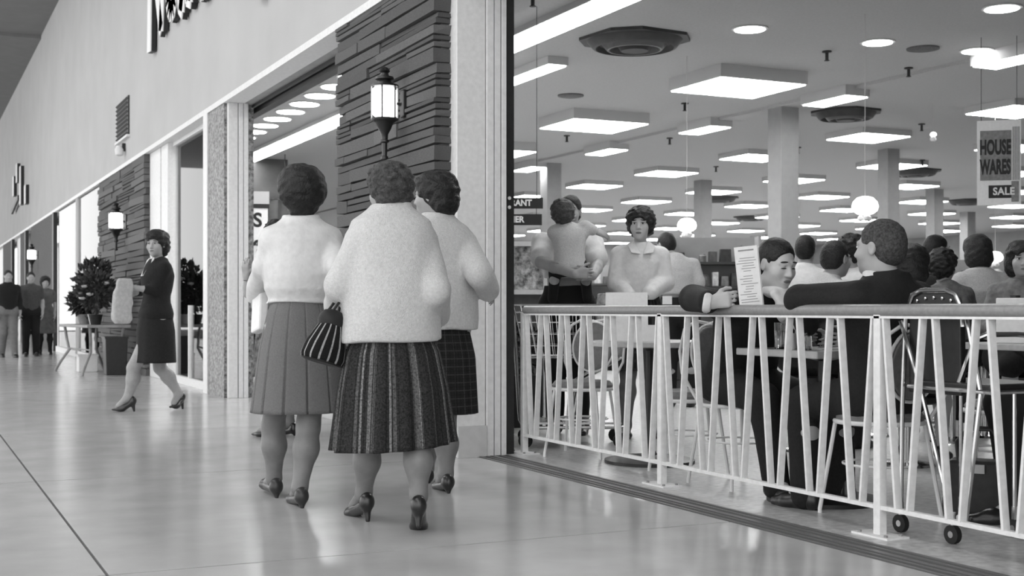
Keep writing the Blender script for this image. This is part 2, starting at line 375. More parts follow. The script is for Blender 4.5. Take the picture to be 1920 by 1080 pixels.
# --- hanging poster
BLACKM = mat('sign_black', .015, .5); PAPER = mat('paper_white', .75, .8, 40, .04); PGREY = mat('poster_grey', .22, .8, 30, .2)
def facing(p): return math.atan2(-p.x, p.y)      # z rotation that turns a panel's front (local -Y) to the camera side
def hung(t, xs_, z0):
    for x in xs_: MB().tube([(x, 0, z0), (x, 0, (ZC2 if t.location.x > XSTEP else ZC) - t.location.z)], .003, 5).build('wire', DARKM, t)
pp = at(1873, 305, D=13)
t = thing('sale_poster', 'tall hanging paper poster reading HOUSE WARES SALE', 'poster', pp, facing(pp) + .1)
W, Hh = .42, .86
MB().b2(-W / 2, W / 2, -.004, .004, -Hh / 2, Hh / 2).build('sheet', PAPER, t)
MB().b2(-W * .43, W * .28, -.008, -.004, -.18, Hh * .38).build('colour_block', PGREY, t)
for k in range(4): MB().b2(W * .31 + k * .018, W * .31 + k * .018 + .009, -.008, -.004, -.18, Hh * .42).build('stripe', PGREY, t)
R90 = (PI / 2, 0, 0)
text_obj('lettering', 'HOUSE', .20, BLACKM, t, (-.035, -.009, .15), R90, .001, .46, 1.02, .010)
text_obj('lettering', 'WARES', .20, BLACKM, t, (-.035, -.009, -.05), R90, .001, .44, 1.02, .010)
MB().b2(-.10, W * .36, -.008, -.004, -.36, -.23).build('sale_block', BLACKM, t)
MB().b2(W * .28, W * .45, -.0085, -.004, -.40, -.19).build('sale_tab', PGREY, t)
text_obj('lettering', 'SALE', .105, PAPER, t, (.045, -.010, -.295), R90, .001, .9, 1.05, .003)
hung(t, (-.17, .17), Hh / 2)
# --- RESTAURANT and CASHIER signs
for txt, u0, u1, v, lb in (('RESTAURANT', 902, 1018, 381, 'black hanging sign lettered RESTAURANT above the cashier sign'), ('CASHIER', 914, 1016, 412, 'black hanging sign lettered CASHIER below the restaurant sign')):
    D = 11.7; p = at((u0 + u1) / 2, v, D=D); wd = (u1 - u0) / F_PX * D
    t = thing('hanging_sign', lb, 'sign', p, -AZ)
    MB().b2(-wd / 2, wd / 2, -.012, .012, -.05, .05).build('board', BLACKM, t)
    text_obj('lettering', txt, .078, PAPER, t, (-.045 if txt[0] == 'R' else -.06, -.014, 0), R90, .001, .93 if txt[0] == 'R' else .95, 1.0, .003)
    if txt[0] == 'C':
        for x in (-wd * .4, wd * .4): MB().tube([(x, 0, .05), (x, 0, .11)], .003, 5).build('wire', DARKM, t)
    else: hung(t, (-wd * .4, wd * .4), .05)
    
# --- globe lamps
GLOBE = mat('globe_glass', .85, .3, emis=1.3)
def globe(u, v, D, r, label, kind=0):
    p = at(u, v, D=D); t = thing('globe_lamp', label, 'hanging lamp', p)
    zc = (ZC if p.x < XSTEP else ZC2) - p.z
    MB().lathe([(r * .25, r * .72), (r * .6, r * .62), (r * .9, r * .3), (r * 1.0, -.05 * r), (r * .92, -r * .38), (r * .6, -r * .62), (r * .2, -r * .7)], 28).build('shade', GLOBE, t, True)
    MB().tube([(0, 0, r * .7), (0, 0, zc)], .004, 6).build('rod', HOUS, t)
    for k in range(3): MB().lathe([(.01, 0), (.028, -.02), (.028, -.045), (.005, -.06)], 10, (math.cos(k * 2.1) * r * .35, math.sin(k * 2.1) * r * .35, -r * .68)).build('finial', PAPER, t, True)
globe(1288, 422, 14, .108, 'white glass globe lamp hanging left of the nearest store column')
globe(1622, 386, 12, .125, 'larger white glass globe lamp hanging above the diners')
globe(1866, 482, 17, .105, 'white glass globe lamp low behind the woman in the pale blouse')
globe(1750, 252, 17, .045, 'tiny white lamp on a stem under the sales floor ceiling')
# --- carriage lanterns on the piers
def lantern(y, z, label, s=1.0):
    t = thing('wall_lantern', label, 'wall lamp', (XF, y, z)); x = -.17 * s
    IRON = mat('lantern_iron', .012, .35, 20, .2, spec=.6)
    MB().lathe([(r * s, q * s) for r, q in ((.095, -.105), (.105, -.09), (.105, .10), (.08, .125))], 6, (x, 0, 0)).build('glass', mat('lantern_glass', .85, .3, emis=2.2), t)
    top = MB().lathe([(r * s, q * s) for r, q in ((.115, .125), (.11, .14), (.06, .15), (.05, .175), (.075, .185), (.07, .205), (.035, .215), (.03, .235), (.045, .25), (.03, .275), (.008, .285))], 16, (x, 0, 0)).build('cap', IRON, t, True)
    MB().lathe([(r * s, q * s) for r, q in ((.11, -.125), (.105, -.14), (.07, -.16), (.05, -.21), (.028, -.25), (.026, -.29), (.036, -.295), (.036, -.31), (.022, -.32), (.02, -.42), (.03, -.425), (.028, -.445), (.008, -.455))], 16, (x, 0, 0)).build('stem', IRON, t, True)
    for k in range(6):
        a_ = k * PI / 3; c_ = (x + math.cos(a_) * .107 * s, math.sin(a_) * .107 * s)
        MB().b2(c_[0] - .004, c_[0] + .004, c_[1] - .004, c_[1] + .004, -.13 * s, .13 * s).build('glazing_bar', IRON if k % 3 else PAPER, t)
    MB().box((-.015 * s, -.02, 0), (.05 * s, .07 * s, .22 * s)).build('back_plate', IRON, t, bevel=.01)
    MB().tube([(-.02 * s, 0, -.02 * s), (-.05 * s, 0, .0), (x + .08 * s, 0, 0)], .012 * s, 8).build('bracket', IRON, t, True)
lantern(8.24, 2.355, 'large lit carriage lantern on the near ledge stone pier', .86)
lantern(20.3, 2.30, 'lit carriage lantern on the middle stone pier behind the flower table')
lantern(34.6, 2.33, 'far lit lamp on the distant stone pier')
# --- script letter sign, big individual letters on the fascia
SIDE = mat('letter_side', .02, .5); FACE = mat('letter_face', .80, .5)
def arc(cx, cy, rx, ry, a0, a1, n=14): return [(cx + rx * math.cos(math.radians(a0 + (a1 - a0) * i / n)), cy + ry * math.sin(math.radians(a0 + (a1 - a0) * i / n))) for i in range(n + 1)]
LET = {'N': ([[(0, .0), (.05, 1.0), (.10, 2.0)], [(.10, 2.0), (.45, .9), (.78, .12), (.86, .6), (.92, 2.0)]], 1.15),
       'e': ([[(.0, .55), (.45, .62)] + arc(.27, .6, .24, .42, 10, 330, 16)], .62),
       'w': ([[(0, .95), (.12, .15), (.22, .08), (.40, .80), (.52, .15), (.64, .1), (.85, .95)]], .95),
       'b': ([[(.0, 1.9), (.02, .2)] + arc(.28, .42, .27, .38, 200, 530, 18)], .66),
       'r': ([[(0, .9), (.04, .05)], [(.04, .55), (.2, .9), (.4, .88)]], .5), 'y': ([[(0, .9), (.2, .15)], [(.45, .9), (.1, -.6)]], .55), 's': ([arc(.2, .65, .18, .22, 30, 260, 8) + arc(.2, .22, .2, .22, 90, -150, 8)], .45)}
sg = thing('script_sign', 'large white script letters with dark sides spelling a shop name on the fascia', 'sign', (XF, 17.85, 4.50))
s_ = 0.0; SZ = .92
for ch in 'Newberrys':
    strokes, adv = LET[ch]; m1, m2 = MB(), MB()
    for st in strokes:
        pts = [(-(s_ + q[0]) * 1.25 * SZ, q[1] * SZ) for q in st]
        for k in range(len(pts) - 1):
            (y0, z0), (y1, z1) = pts[k], pts[k + 1]; dy, dz = y1 - y0, z1 - z0; L = math.hypot(dy, dz) or 1; e = .05 / L
            m1.bar((-.05, y0 - dy * e, z0 - dz * e), (-.05, y1 + dy * e, z1 + dz * e), .27, .06, up=(1, 0, 0)); m2.bar((-.087, y0 - dy * e, z0 - dz * e), (-.087, y1 + dy * e, z1 + dz * e), .27, .015, up=(1, 0, 0))
    o = m1.build('letter', SIDE, sg); m2.build('letter_face', FACE, o)
    s_ += adv
fs_ = thing('wall_sign', 'distant script sign with thin dark edged letters far along the fascia', 'sign', (XF, 41.8, 3.95))
for k, (y, z0, z1) in enumerate(((0, .45, 1.05), (-1.3, .75, 1.3), (-2.6, 0, 1.1), (-4.2, -.1, .42))):
    o = MB().b2(-.09, 0, y - .22, y + .22, z0, z1).build('letter', SIDE, fs_); MB().b2(-.10, -.09, y - .22, y + .22, z0, z1).build('letter_face', FACE, o)
MB().bar((-.1, .3, -.02), (-.1, -2.2, .25), .12, .06, up=(1, 0, 0)).build('underline', SIDE, fs_)
vt = thing('wall_vent', 'dark louvred vent grille in the pale fascia above the middle pier', 'vent', (XF, 20.66, 3.91))
MB().b2(-.02, .01, -.58, .58, -.30, .30).build('backing', DARKM, vt)
for k in range(9): MB().box((-.03, 0, -.27 + k * .066), (.04, 1.10, .008), Matrix.Rotation(.6, 3, 'Y')).build('louvre', mat('louvre', .04, .5), vt)
MB().b2(-.05, 0, -.62, .62, -.335, -.30).build('sill', WHITE, vt)
sp = thing('flood_lamp', 'tiny white lamp fixture on the fascia just below the vent', 'lamp', (XF, 20.5, 3.42))
MB().lathe([(.02, -.10), (.06, -.08), (.07, .0), (.04, .06)], 12, (-.09, 0, 0)).build('shade', PAPER, sp, True)
MB().b2(-.05, 0, -.04, .04, -.02, .10).build('bracket', DARKM, sp)
# ================================================================== RAILING AND FURNITURE
XR = 3.70
POST_Y = [7.60, 5.90, 4.19, 2.48, .77]
rl = thing('railing', 'white iron railing of zigzag flat bars with a thick tubular handrail', 'railing', (XR, 4.19, 0))
ENAM = mat('railing_enamel', .74, .4, 30, .08); HANDR = mat('handrail_grey', .24, .35, 60, .12)
oy = -4.19
hr = MB().tube([(0, 7.58 + oy, .945), (0, -.2 + oy, .945)], .027, 16).build('handrail', HANDR, rl, True)
MB().b2(-.02, .02, -.2 + oy, 7.58 + oy, .912, .922).build('top_bar', ENAM, rl)
MB().b2(-.014, .014, -.2 + oy, 7.58 + oy, .112, .130).build('bottom_rail', ENAM, rl)
for y in POST_Y:
    po = MB().b2(-.02, .02, y - .02 + oy, y + .02 + oy, .006, .93).build('post', ENAM, rl, bevel=.003)
    MB().b2(-.06, .06, y - .11 + oy, y + .11 + oy, 0, .008).build('base_plate', ENAM, po)
    for dx, dy in ((-.04, -.08), (.04, .08), (-.04, .08), (.04, -.08)): MB().lathe([(.009, .008), (.009, .016), (.003, .017)], 6, (dx, y + oy + dy, 0)).build('bolt', HANDR, po)
for k in range(len(POST_Y) - 1):
    ya, yb = POST_Y[k], POST_Y[k + 1]; n = 6; pt = (yb - ya) / n; dl = abs(pt) * .12 * (-1)
    for i in range(n):
        for t0, t1 in (((i) * pt + dl * 1, (i + .5) * pt - dl), ((i + 1) * pt - dl, (i + .5) * pt + dl)):
            MB().bar((0, ya + t0 + oy, .915), (0, ya + t1 + oy, .128), .012, .034, up=(1, 0, 0)).build('slat', ENAM, rl)
CHROME = mat('chrome', .6, .15, metal=1); WHT = mat('chair_white', .74, .35); VINYL = mat('grey_vinyl', .16, .5, 40, .15, .2, 200); DVINYL = mat('black_vinyl', .015, .4, 40, .2); TOPM = mat('table_laminate', .42, .35, 30, .1)
# --- tables
def table(u, v, D, sx, sy, z, label, rz=0, round_=False, legs='pedestal'):
    p = at(u, v, D=D); p.z = 0; t = thing('restaurant_table', label, 'table', p, rz)
    if round_: MB().lathe([(sx - .01, z - .035), (sx, z - .03), (sx, z - .004), (sx - .006, z)], 40).build('tabletop', TOPM, t)
    else: MB().box((0, 0, z - .018), (sx, sy, .036)).build('tabletop', TOPM, t, bevel=.006)
    MB().lathe([(.28, 0), (.28, .02), (.20, .035), (.05, .05), (.03, .08)], 36).build('base', mat('pedestal_dark', .02, .4, 10, .2), t, True)
    MB().lathe([(.03, .05), (.03, z - .06), (.12, z - .04)], 16).build('pedestal', MATS['pedestal_dark'], t, True)
    return t
T1 = table(1218, 580, 7.95, .38, .38, .755, 'round restaurant table with a white menu card and dark disc base', 0, True)
T2 = table(1500, 580, 6.32, .60, .64, .755, 'small square restaurant table between the menu reader and the man in the dark suit', 0)
T2.location = (4.12, 5.07, 0)
T3 = table(1945, 580, 7.4, .7, .7, .755, 'restaurant table near the woman in the pale blouse, with a white napkin box', 0)
# --- cafe chairs: bent white tube frame with an oval vinyl back and round seat
def chair(loc, rz, label, name='cafe_chair'):
    t = thing(name, label, 'chair', loc, rz)
    # local: sitter faces +Y, back at -Y
    zs = .44
    MB().lathe([(.17, zs - .01), (.195, zs), (.20, zs + .02), (.18, zs + .045), (.05, zs + .055)], 28).build('seat', VINYL, t, True)
    MB().tube([(.20 * math.cos(a_), .20 * math.sin(a_), zs - .005) for a_ in [2 * PI * k / 28 for k in range(28)]], .011, 8, True).build('seat_ring', WHT, t, True)
    for sx in (-1, 1):
        for sy in (-1, 1):
            MB().tube([(sx * .14, sy * .14, zs - .01), (sx * .155, sy * .155, .30), (sx * .19, sy * .19, .02), (sx * .19, sy * .19, .0)], .010, 8).build('leg', WHT, t, True)
    MB().tube([(.165 * math.cos(a_), .165 * math.sin(a_), .24) for a_ in [2 * PI * k / 24 for k in range(24)]], .006, 6, True).build('leg_ring', WHT, t, True)
    bk = MB(); n = 28
    for yy in (-.235, -.205): bk.v += [(.135 * math.cos(2 * PI * k / n), yy - .10 * (.22 * math.sin(2 * PI * k / n)), .70 + .155 * math.sin(2 * PI * k / n)) for k in range(n)]
    bk.f = [tuple(range(n)), tuple(reversed(range(n, 2 * n)))] + [(k, k + n, (k + 1) % n + n, (k + 1) % n) for k in range(n)]
    bk.build('backrest', VINYL, t, bevel=.006)
    MB().tube([(.145 * math.cos(a_), -.22 - .022 * math.sin(a_), .70 + .165 * math.sin(a_)) for a_ in [2 * PI * k / 32 for k in range(32)]], .008, 8, True).build('back_frame', WHT, t, True)
    for sx in (-1, 1):
        MB().tube([(sx * .15, -.15, zs), (sx * .17, -.20, .52), (sx * .205, -.225, .60), (sx * .21, -.24, .72), (sx * .17, -.25, .84), (sx * .09, -.255, .885), (0, -.255, .87)], .009, 8).build('back_loop', WHT, t, True)
    return t
def cp(u, D): p = at(u, 580, D=D); p.z = 0; return p
chair(cp(1092, 8.35), 2.3, 'white tube cafe chair with grey oval back, empty, beside the shopping cart')
chair(cp(1290, 7.35), 1.2, 'white tube cafe chair pushed to the round table behind the man with the menu')
chair(Vector((4.08, 5.74, 0)), PI + .05, 'white tube cafe chair carrying the man who reads the menu')
chair(Vector((4.06, 4.60, 0)), .0, 'white tube cafe chair carrying the man in the dark suit')
chair(cp(1885, 6.5), .9, 'white tube cafe chair with slatted back near the table with the napkin box')
# --- folding stroller
st = thing('stroller', 'folding stroller with black vinyl back, chrome tubes and small black casters behind the railing', 'stroller', (3.86, 4.02, 0), 0)
MB().prism([(-.005 + .0 * 0, y, z) for y, z in ((.17, .60), (.165, .95), (.14, 1.0), (.09, 1.02), (-.05, 1.02), (-.10, 1.0), (-.125, .95), (-.13, .60))], (.03, 0, 0)).build('backrest', DVINYL, st, bevel=.006)
for k in range(5): MB().lathe([(.007, 0), (.007, .004), (.002, .006)], 8, (-.006, .115 - .048 * k, .998 - .003 * abs(k - 2) ** 2), R=Matrix.Rotation(-PI / 2, 3, 'Y')).build('stud', CHROME, st)
MB().tube([(-.02, .20, .07), (-.02, .19, .55), (-.01, .18, .94), (-.01, .14, 1.012), (-.01, .09, 1.03), (-.01, -.05, 1.03), (-.01, -.105, 1.01), (-.01, -.14, .95), (-.01, -.145, .88)], .010, 8).build('back_tube', CHROME, st, True)
MB().tube([(-.02, .20, .90), (-.02, .08, .62), (-.02, -.10, .09)], .009, 8).build('cross_tube', CHROME, st, True)
MB().tube([(-.01, -.165, .92), (-.02, -.25, .62), (-.02, -.17, .10)], .010, 8).build('front_tube', CHROME, st, True)
MB().tube([(.0, -.10, .62), (.0, -.20, .83), (.02, -.24, .85), (.16, -.26, .85), (.30, -.26, .84)], .011, 8).build('armrest', CHROME, st, True)
MB().b2(-.02, .34, -.30, .14, .62, .655).build('seat', DVINYL, st, bevel=.01)
MB().tube([(-.03, .14, .625), (-.03, -.31, .625), (.34, -.31, .625), (.34, .14, .625)], .009, 8, True).build('seat_rim', CHROME, st, True)
for x, y in ((-.02, .20), (-.02, -.10), (.32, .20), (.32, -.10)):
    wh = MB().tube([(x - .012, y, .038), (x + .012, y, .038)], .038, 20).build('caster', mat('rubber', .012, .6), st, True)
    MB().tube([(x - .014, y, .038), (x + .014, y, .038)], .014, 12).build('hub', CHROME, wh, True)
    MB().tube([(x, y, .075), (x, y, .13)], .012, 8).build('fork', CHROME, wh, True)
for y in (.20, -.10): MB().tube([(.32, y, .12), (.32, y, .62)], .009, 8).build('rear_tube', CHROME, st, True)
# --- bag on the floor
bg = thing('handbag', 'dark handbag with two curved handles standing on the restaurant floor', 'handbag', cp(1838, 5.9), -.9)
MB().box((0, 0, .13), (.34, .13, .26), None, .8).build('body', mat('bag_leather', .022, .5, 20, .3), bg, bevel=.02)
for y in (-.04, .04): MB().tube([(-.09, y, .25), (-.10, y, .34), (-.05, y, .40), (.05, y, .40), (.10, y, .34), (.09, y, .25)], .009, 8).build('handle', DARKM, bg, True)
MB().box((0, -.062, .22), (.05, .012, .04)).build('clasp', HOUS, bg)
# --- things on the tables
def on(t, dx, dy): return Vector((t.location.x + dx, t.location.y + dy, .755))
def card(name, loc, rz, wd, ht, label, lean=.18):
    t = thing(name, label, 'menu card', loc, rz)
    for sy in (-1, 1): MB().box((0, sy * lean * ht / 2, ht / 2), (wd, .003, ht / math.cos(lean)), Matrix.Rotation(sy * lean, 3, 'X')).build('leaf', PAPER, t)
card('menu_card', on(T1, -.13, .06), -.45, .26, .30, 'large white folded menu card standing on the round table')
card('menu_card', on(T1, -.10, -.12), -.45, .20, .10, 'low white folded card in front of the big menu card on the round table')
CLR = mat('drinking_glass', .9, .03, trans=1)
def tumbler(loc, label, r=.034, h=.13):
    t = thing('drinking_glass', label, 'glass', loc)
    MB().lathe([(r * .8, 0), (r * .85, .004), (r, h), (r * .94, h), (r * .76, .012), (r * .1, .012)], 20).build('tumbler', CLR, t, True)
    MB().lathe([(r * .74, .014), (r * .88, h * .7), (r * .1, h * .7)], 20).build('drink', mat('water', .95, .02, trans=1), t, True)
tumbler(on(T2, -.22, .06), 'clear drinking glass of water at the menu reader\'s edge of the square table')
tumbler(on(T2, -.12, .12), 'second drinking glass beside the napkin dispenser on the square table', .032, .14)
nd = thing('napkin_dispenser', 'chrome napkin dispenser on the square table', 'dispenser', on(T2, -.16, .0), .4)
MB().box((0, 0, .065), (.10, .07, .13)).build('case', CHROME, nd, bevel=.008); MB().box((0, -.036, .065), (.06, .004, .09)).build('napkins', PAPER, nd)
for k, (dx, dy, lb) in enumerate(((-.24, -.05, 'small white capped salt shaker on the square table'), (-.19, -.11, 'taller glass shaker next to the salt shaker on the square table'))):
    s = thing('shaker', lb, 'shaker', on(T2, dx, dy)); h = .08 + .03 * k
    MB().lathe([(.022, 0), (.024, .01), (.018, h), (.017, h)], 14).build('jar', PAPER if k == 0 else CLR, s, True); MB().lathe([(.019, h), (.019, h + .015), (.008, h + .025)], 14).build('cap', CHROME, s, True)
pt_ = thing('paper_place_mat', 'white paper place mat lying on the square table', 'place mat', on(T2, .05, .02), .1); MB().box((0, 0, .002), (.38, .28, .003)).build('sheet', PAPER, pt_)
nb = thing('napkin_box', 'white boxy napkin holder on the table near the woman in the pale blouse', 'dispenser', on(T3, -.12, .05) + Vector((0, 0, 0)), .5)
MB().box((0, 0, .13), (.22, .16, .26)).build('case', PAPER, nb, bevel=.006); MB().box((0, 0, .266), (.10, .03, .02)).build('slot', DARKM, nb)
# --- shopping cart
WIRE = mat('cart_wire', .5, .25, metal=.8)
sc = thing('shopping_cart', 'wire shopping cart beside the man carrying a child', 'shopping cart', cp(1070, 8.98), -.44)
def ring(z, x0, x1, y): return [(x0, -y, z), (x1, -y, z), (x1, y, z), (x0, y, z)]
for z, x0, x1, y in ((.98, -.40, .40, .24), (.93, -.38, .39, .235), (.62, -.32, .34, .20)): MB().tube(ring(z, x0, x1, y), .007, 6, True).build('rim', WIRE, sc)
for k in range(17):
    f_ = k / 16
    for sy in (-1, 1): MB().tube([(-.40 + .80 * f_, sy * .24, .98), (-.32 + .66 * f_, sy * .20, .62)], .003, 4).build('wire', WIRE, sc)
    MB().tube([(-.32 + .66 * f_, -.20, .62), (-.32 + .66 * f_, .20, .62)], .003, 4).build('wire', WIRE, sc)
for k in range(9):
    f_ = k / 8
    for x0, x1 in ((-.40, -.32), (.40, .34)): MB().tube([(x0, -.24 + .48 * f_, .98), (x1, -.20 + .40 * f_, .62)], .003, 4).build('wire', WIRE, sc)
for z in (.86, .78, .70):
    q = (.98 - z) / .36; MB().tube(ring(z, -.40 + .08 * q, .40 - .06 * q, .24 - .04 * q), .003, 4, True).build('wire', WIRE, sc)
MB().tube([(-.44, -.24, 1.02), (-.44, .24, 1.02)], .014, 10).build('handle', mat('cart_handle', .25, .4), sc, True)
for sy in (-1, 1):
    MB().tube([(-.44, sy * .24, 1.02), (-.40, sy * .235, .9), (-.36, sy * .23, .2), (-.34, sy * .23, .14), (.36, sy * .2, .14)], .012, 8).build('frame_tube', WIRE, sc, True)
    MB().tube([(.34, sy * .2, .62), (.05, sy * .2, .45), (.0, sy * .21, .15)], .010, 8).build('strut', WIRE, sc, True)
    for x in (-.32, .33):
        w_ = MB().tube([(x, sy * .2 - .012, .05), (x, sy * .2 + .012, .05)], .05, 16).build('caster', MATS['rubber'], sc, True); MB().tube([(x, sy * .2, .08), (x, sy * .2, .14)], .01, 8).build('fork', WIRE, w_)
MB().b2(-.34, .34, -.2, .2, .16, .175).build('lower_tray', WIRE, sc)
gb = thing('grocery_bag', 'pale patterned package tilted in the top of the shopping cart', 'package', sc.location + Vector((.27, -.06, .63)), .4); MB().box((0, 0, .21), (.20, .10, .42), Matrix.Rotation(.15, 3, 'Y')).build('packet', mat('packet_print', .35, .6, 16, .8), gb, bevel=.01)
# --- display racks and shelves of goods further back
GOODS = [mat('goods_%d' % i, g, .5, 20, .35) for i, g in enumerate((.7, .45, .22, .08, .03, .55))]
def gondola(loc, rz, wd, shelves, dp, label, items, seed, glabel, name='display_shelf', cat='shelf', fill=.9, gh=.22):
    R_ = random.Random(seed); t = thing(name, label, cat, loc, rz); H_ = shelves[-1] + .3
    MB().b2(-wd / 2, wd / 2, dp / 2 - .02, dp / 2, 0, H_).build('back_panel', mat('shelf_back', .30, .7, 5, .1), t)
    for sx in (-1, 1): MB().box((sx * wd / 2, 0, H_ / 2), (.03, dp, H_)).build('side_panel', MATS['shelf_back'], t)
    for z in shelves:
        MB().b2(-wd / 2 + .015, wd / 2 - .015, -dp / 2, dp / 2 - .02, z - .03, z).build('shelf', mat('shelf_dark', .04, .5), t)
    MB().b2(-wd / 2, wd / 2, -dp / 2, dp / 2, 0, .12).build('plinth', MATS['shelf_dark'], t)
    M_ = Matrix.Translation(loc) @ Matrix.Rotation(rz, 4, 'Z')
    for z in shelves:
        x = -wd / 2 + .06
        while x < wd / 2 - .12:
            ww = R_.uniform(.07, .17); hh = R_.uniform(.5, 1) * gh
            if R_.random() < fill:
                p = M_ @ Vector((x + ww / 2, -.02, z)); kind = R_.choice(('packet', 'bottle', 'jar', 'carton'))
                m_ = R_.choice(GOODS)
                if kind in ('packet', 'carton'): o = MB().box((0, 0, hh / 2), (ww * .85, min(dp * .6, .14), hh), None, 1 if kind == 'carton' else .9).build(kind, m_, None, loc=p, rz=rz, bevel=.004)
                elif kind == 'bottle': o = MB().lathe([(ww * .3, 0), (ww * .32, hh * .6), (ww * .12, hh * .75), (ww * .12, hh), (ww * .05, hh)], 12).build(kind, m_, None, True, loc=p)
                else: o = MB().lathe([(ww * .38, 0), (ww * .42, hh * .1), (ww * .42, hh * .55), (ww * .33, hh * .6), (ww * .33, hh * .7), (ww * .1, hh * .72)], 14).build(kind, m_, None, True, loc=p)
                tag(o, {'packet': 'printed packet', 'bottle': 'small bottle', 'jar': 'squat jar', 'carton': 'plain carton'}[kind] + ' ' + glabel, kind, kind + 's ' + glabel)
            x += ww + .015
    return t
gondola(cp(1340, 15.0), -.5, 1.0, (.5, .9, 1.22, 1.5), .4, 'dark shelved display stand behind the man in the grey shirt', 10, 3, 'on the dark stand behind the man with his back turned')
gondola(cp(1190, 20.0), -.45, 2.6, (.6, 1.0, 1.35), .45, 'low distant shelf unit between the standing father and the woman', 10, 4, 'on the low distant shelf unit')
gondola(cp(1900, 19.0), -.7, 3.4, (.6, 1.0, 1.4), .45, 'distant shelf unit behind the seated diners at the right', 10, 5, 'on the distant shelf unit behind the diners')
gondola(cp(1560, 21.0), -.6, 3.0, (.6, 1.0, 1.4), .45, 'distant shelf unit behind the nearest store column', 10, 6, 'on the shelf unit behind the column')
gondola(cp(590, 20.8), -.2, 2.0, (.5, .9, 1.3), .45, 'shelf unit of goods inside the shop seen past the open bay', 10, 8, 'on the shelf unit inside the open bay')
# light cabinet of small goods at the edge of the opening
cb = thing('goods_rack', 'pale rack of knobbly packaged goods beside the dark post', 'rack', cp(984, 11.2), -.4)
MB().b2(-.19, .19, -.1, .1, 1.08, 1.12).b2(-.19, .19, -.1, .1, 1.5, 1.54).b2(-.19, -.16, -.1, .1, 0, 1.54).b2(.16, .19, -.1, .1, 0, 1.54).build('frame', WHITE, cb)
MB().b2(-.17, .17, -.05, .08, .02, 1.08).build('cabinet', mat('cabinet_grey', .10, .6, 8, .2), cb)
MB().b2(-.16, .16, -.02, .08, 1.12, 1.5).build('goods_panel', mat('knobbly', .45, .7, 28, .8, 1, 28), cb)
# register counter and dark planter behind the railing near the post
pc = thing('planter', 'low dark planter box with bushy foliage behind the railing by the dark post', 'planter', cp(970, 10.4), -.44)
MB().b2(-.26, .20, -.14, .14, 0, .42).build('trough', DARKM, pc)
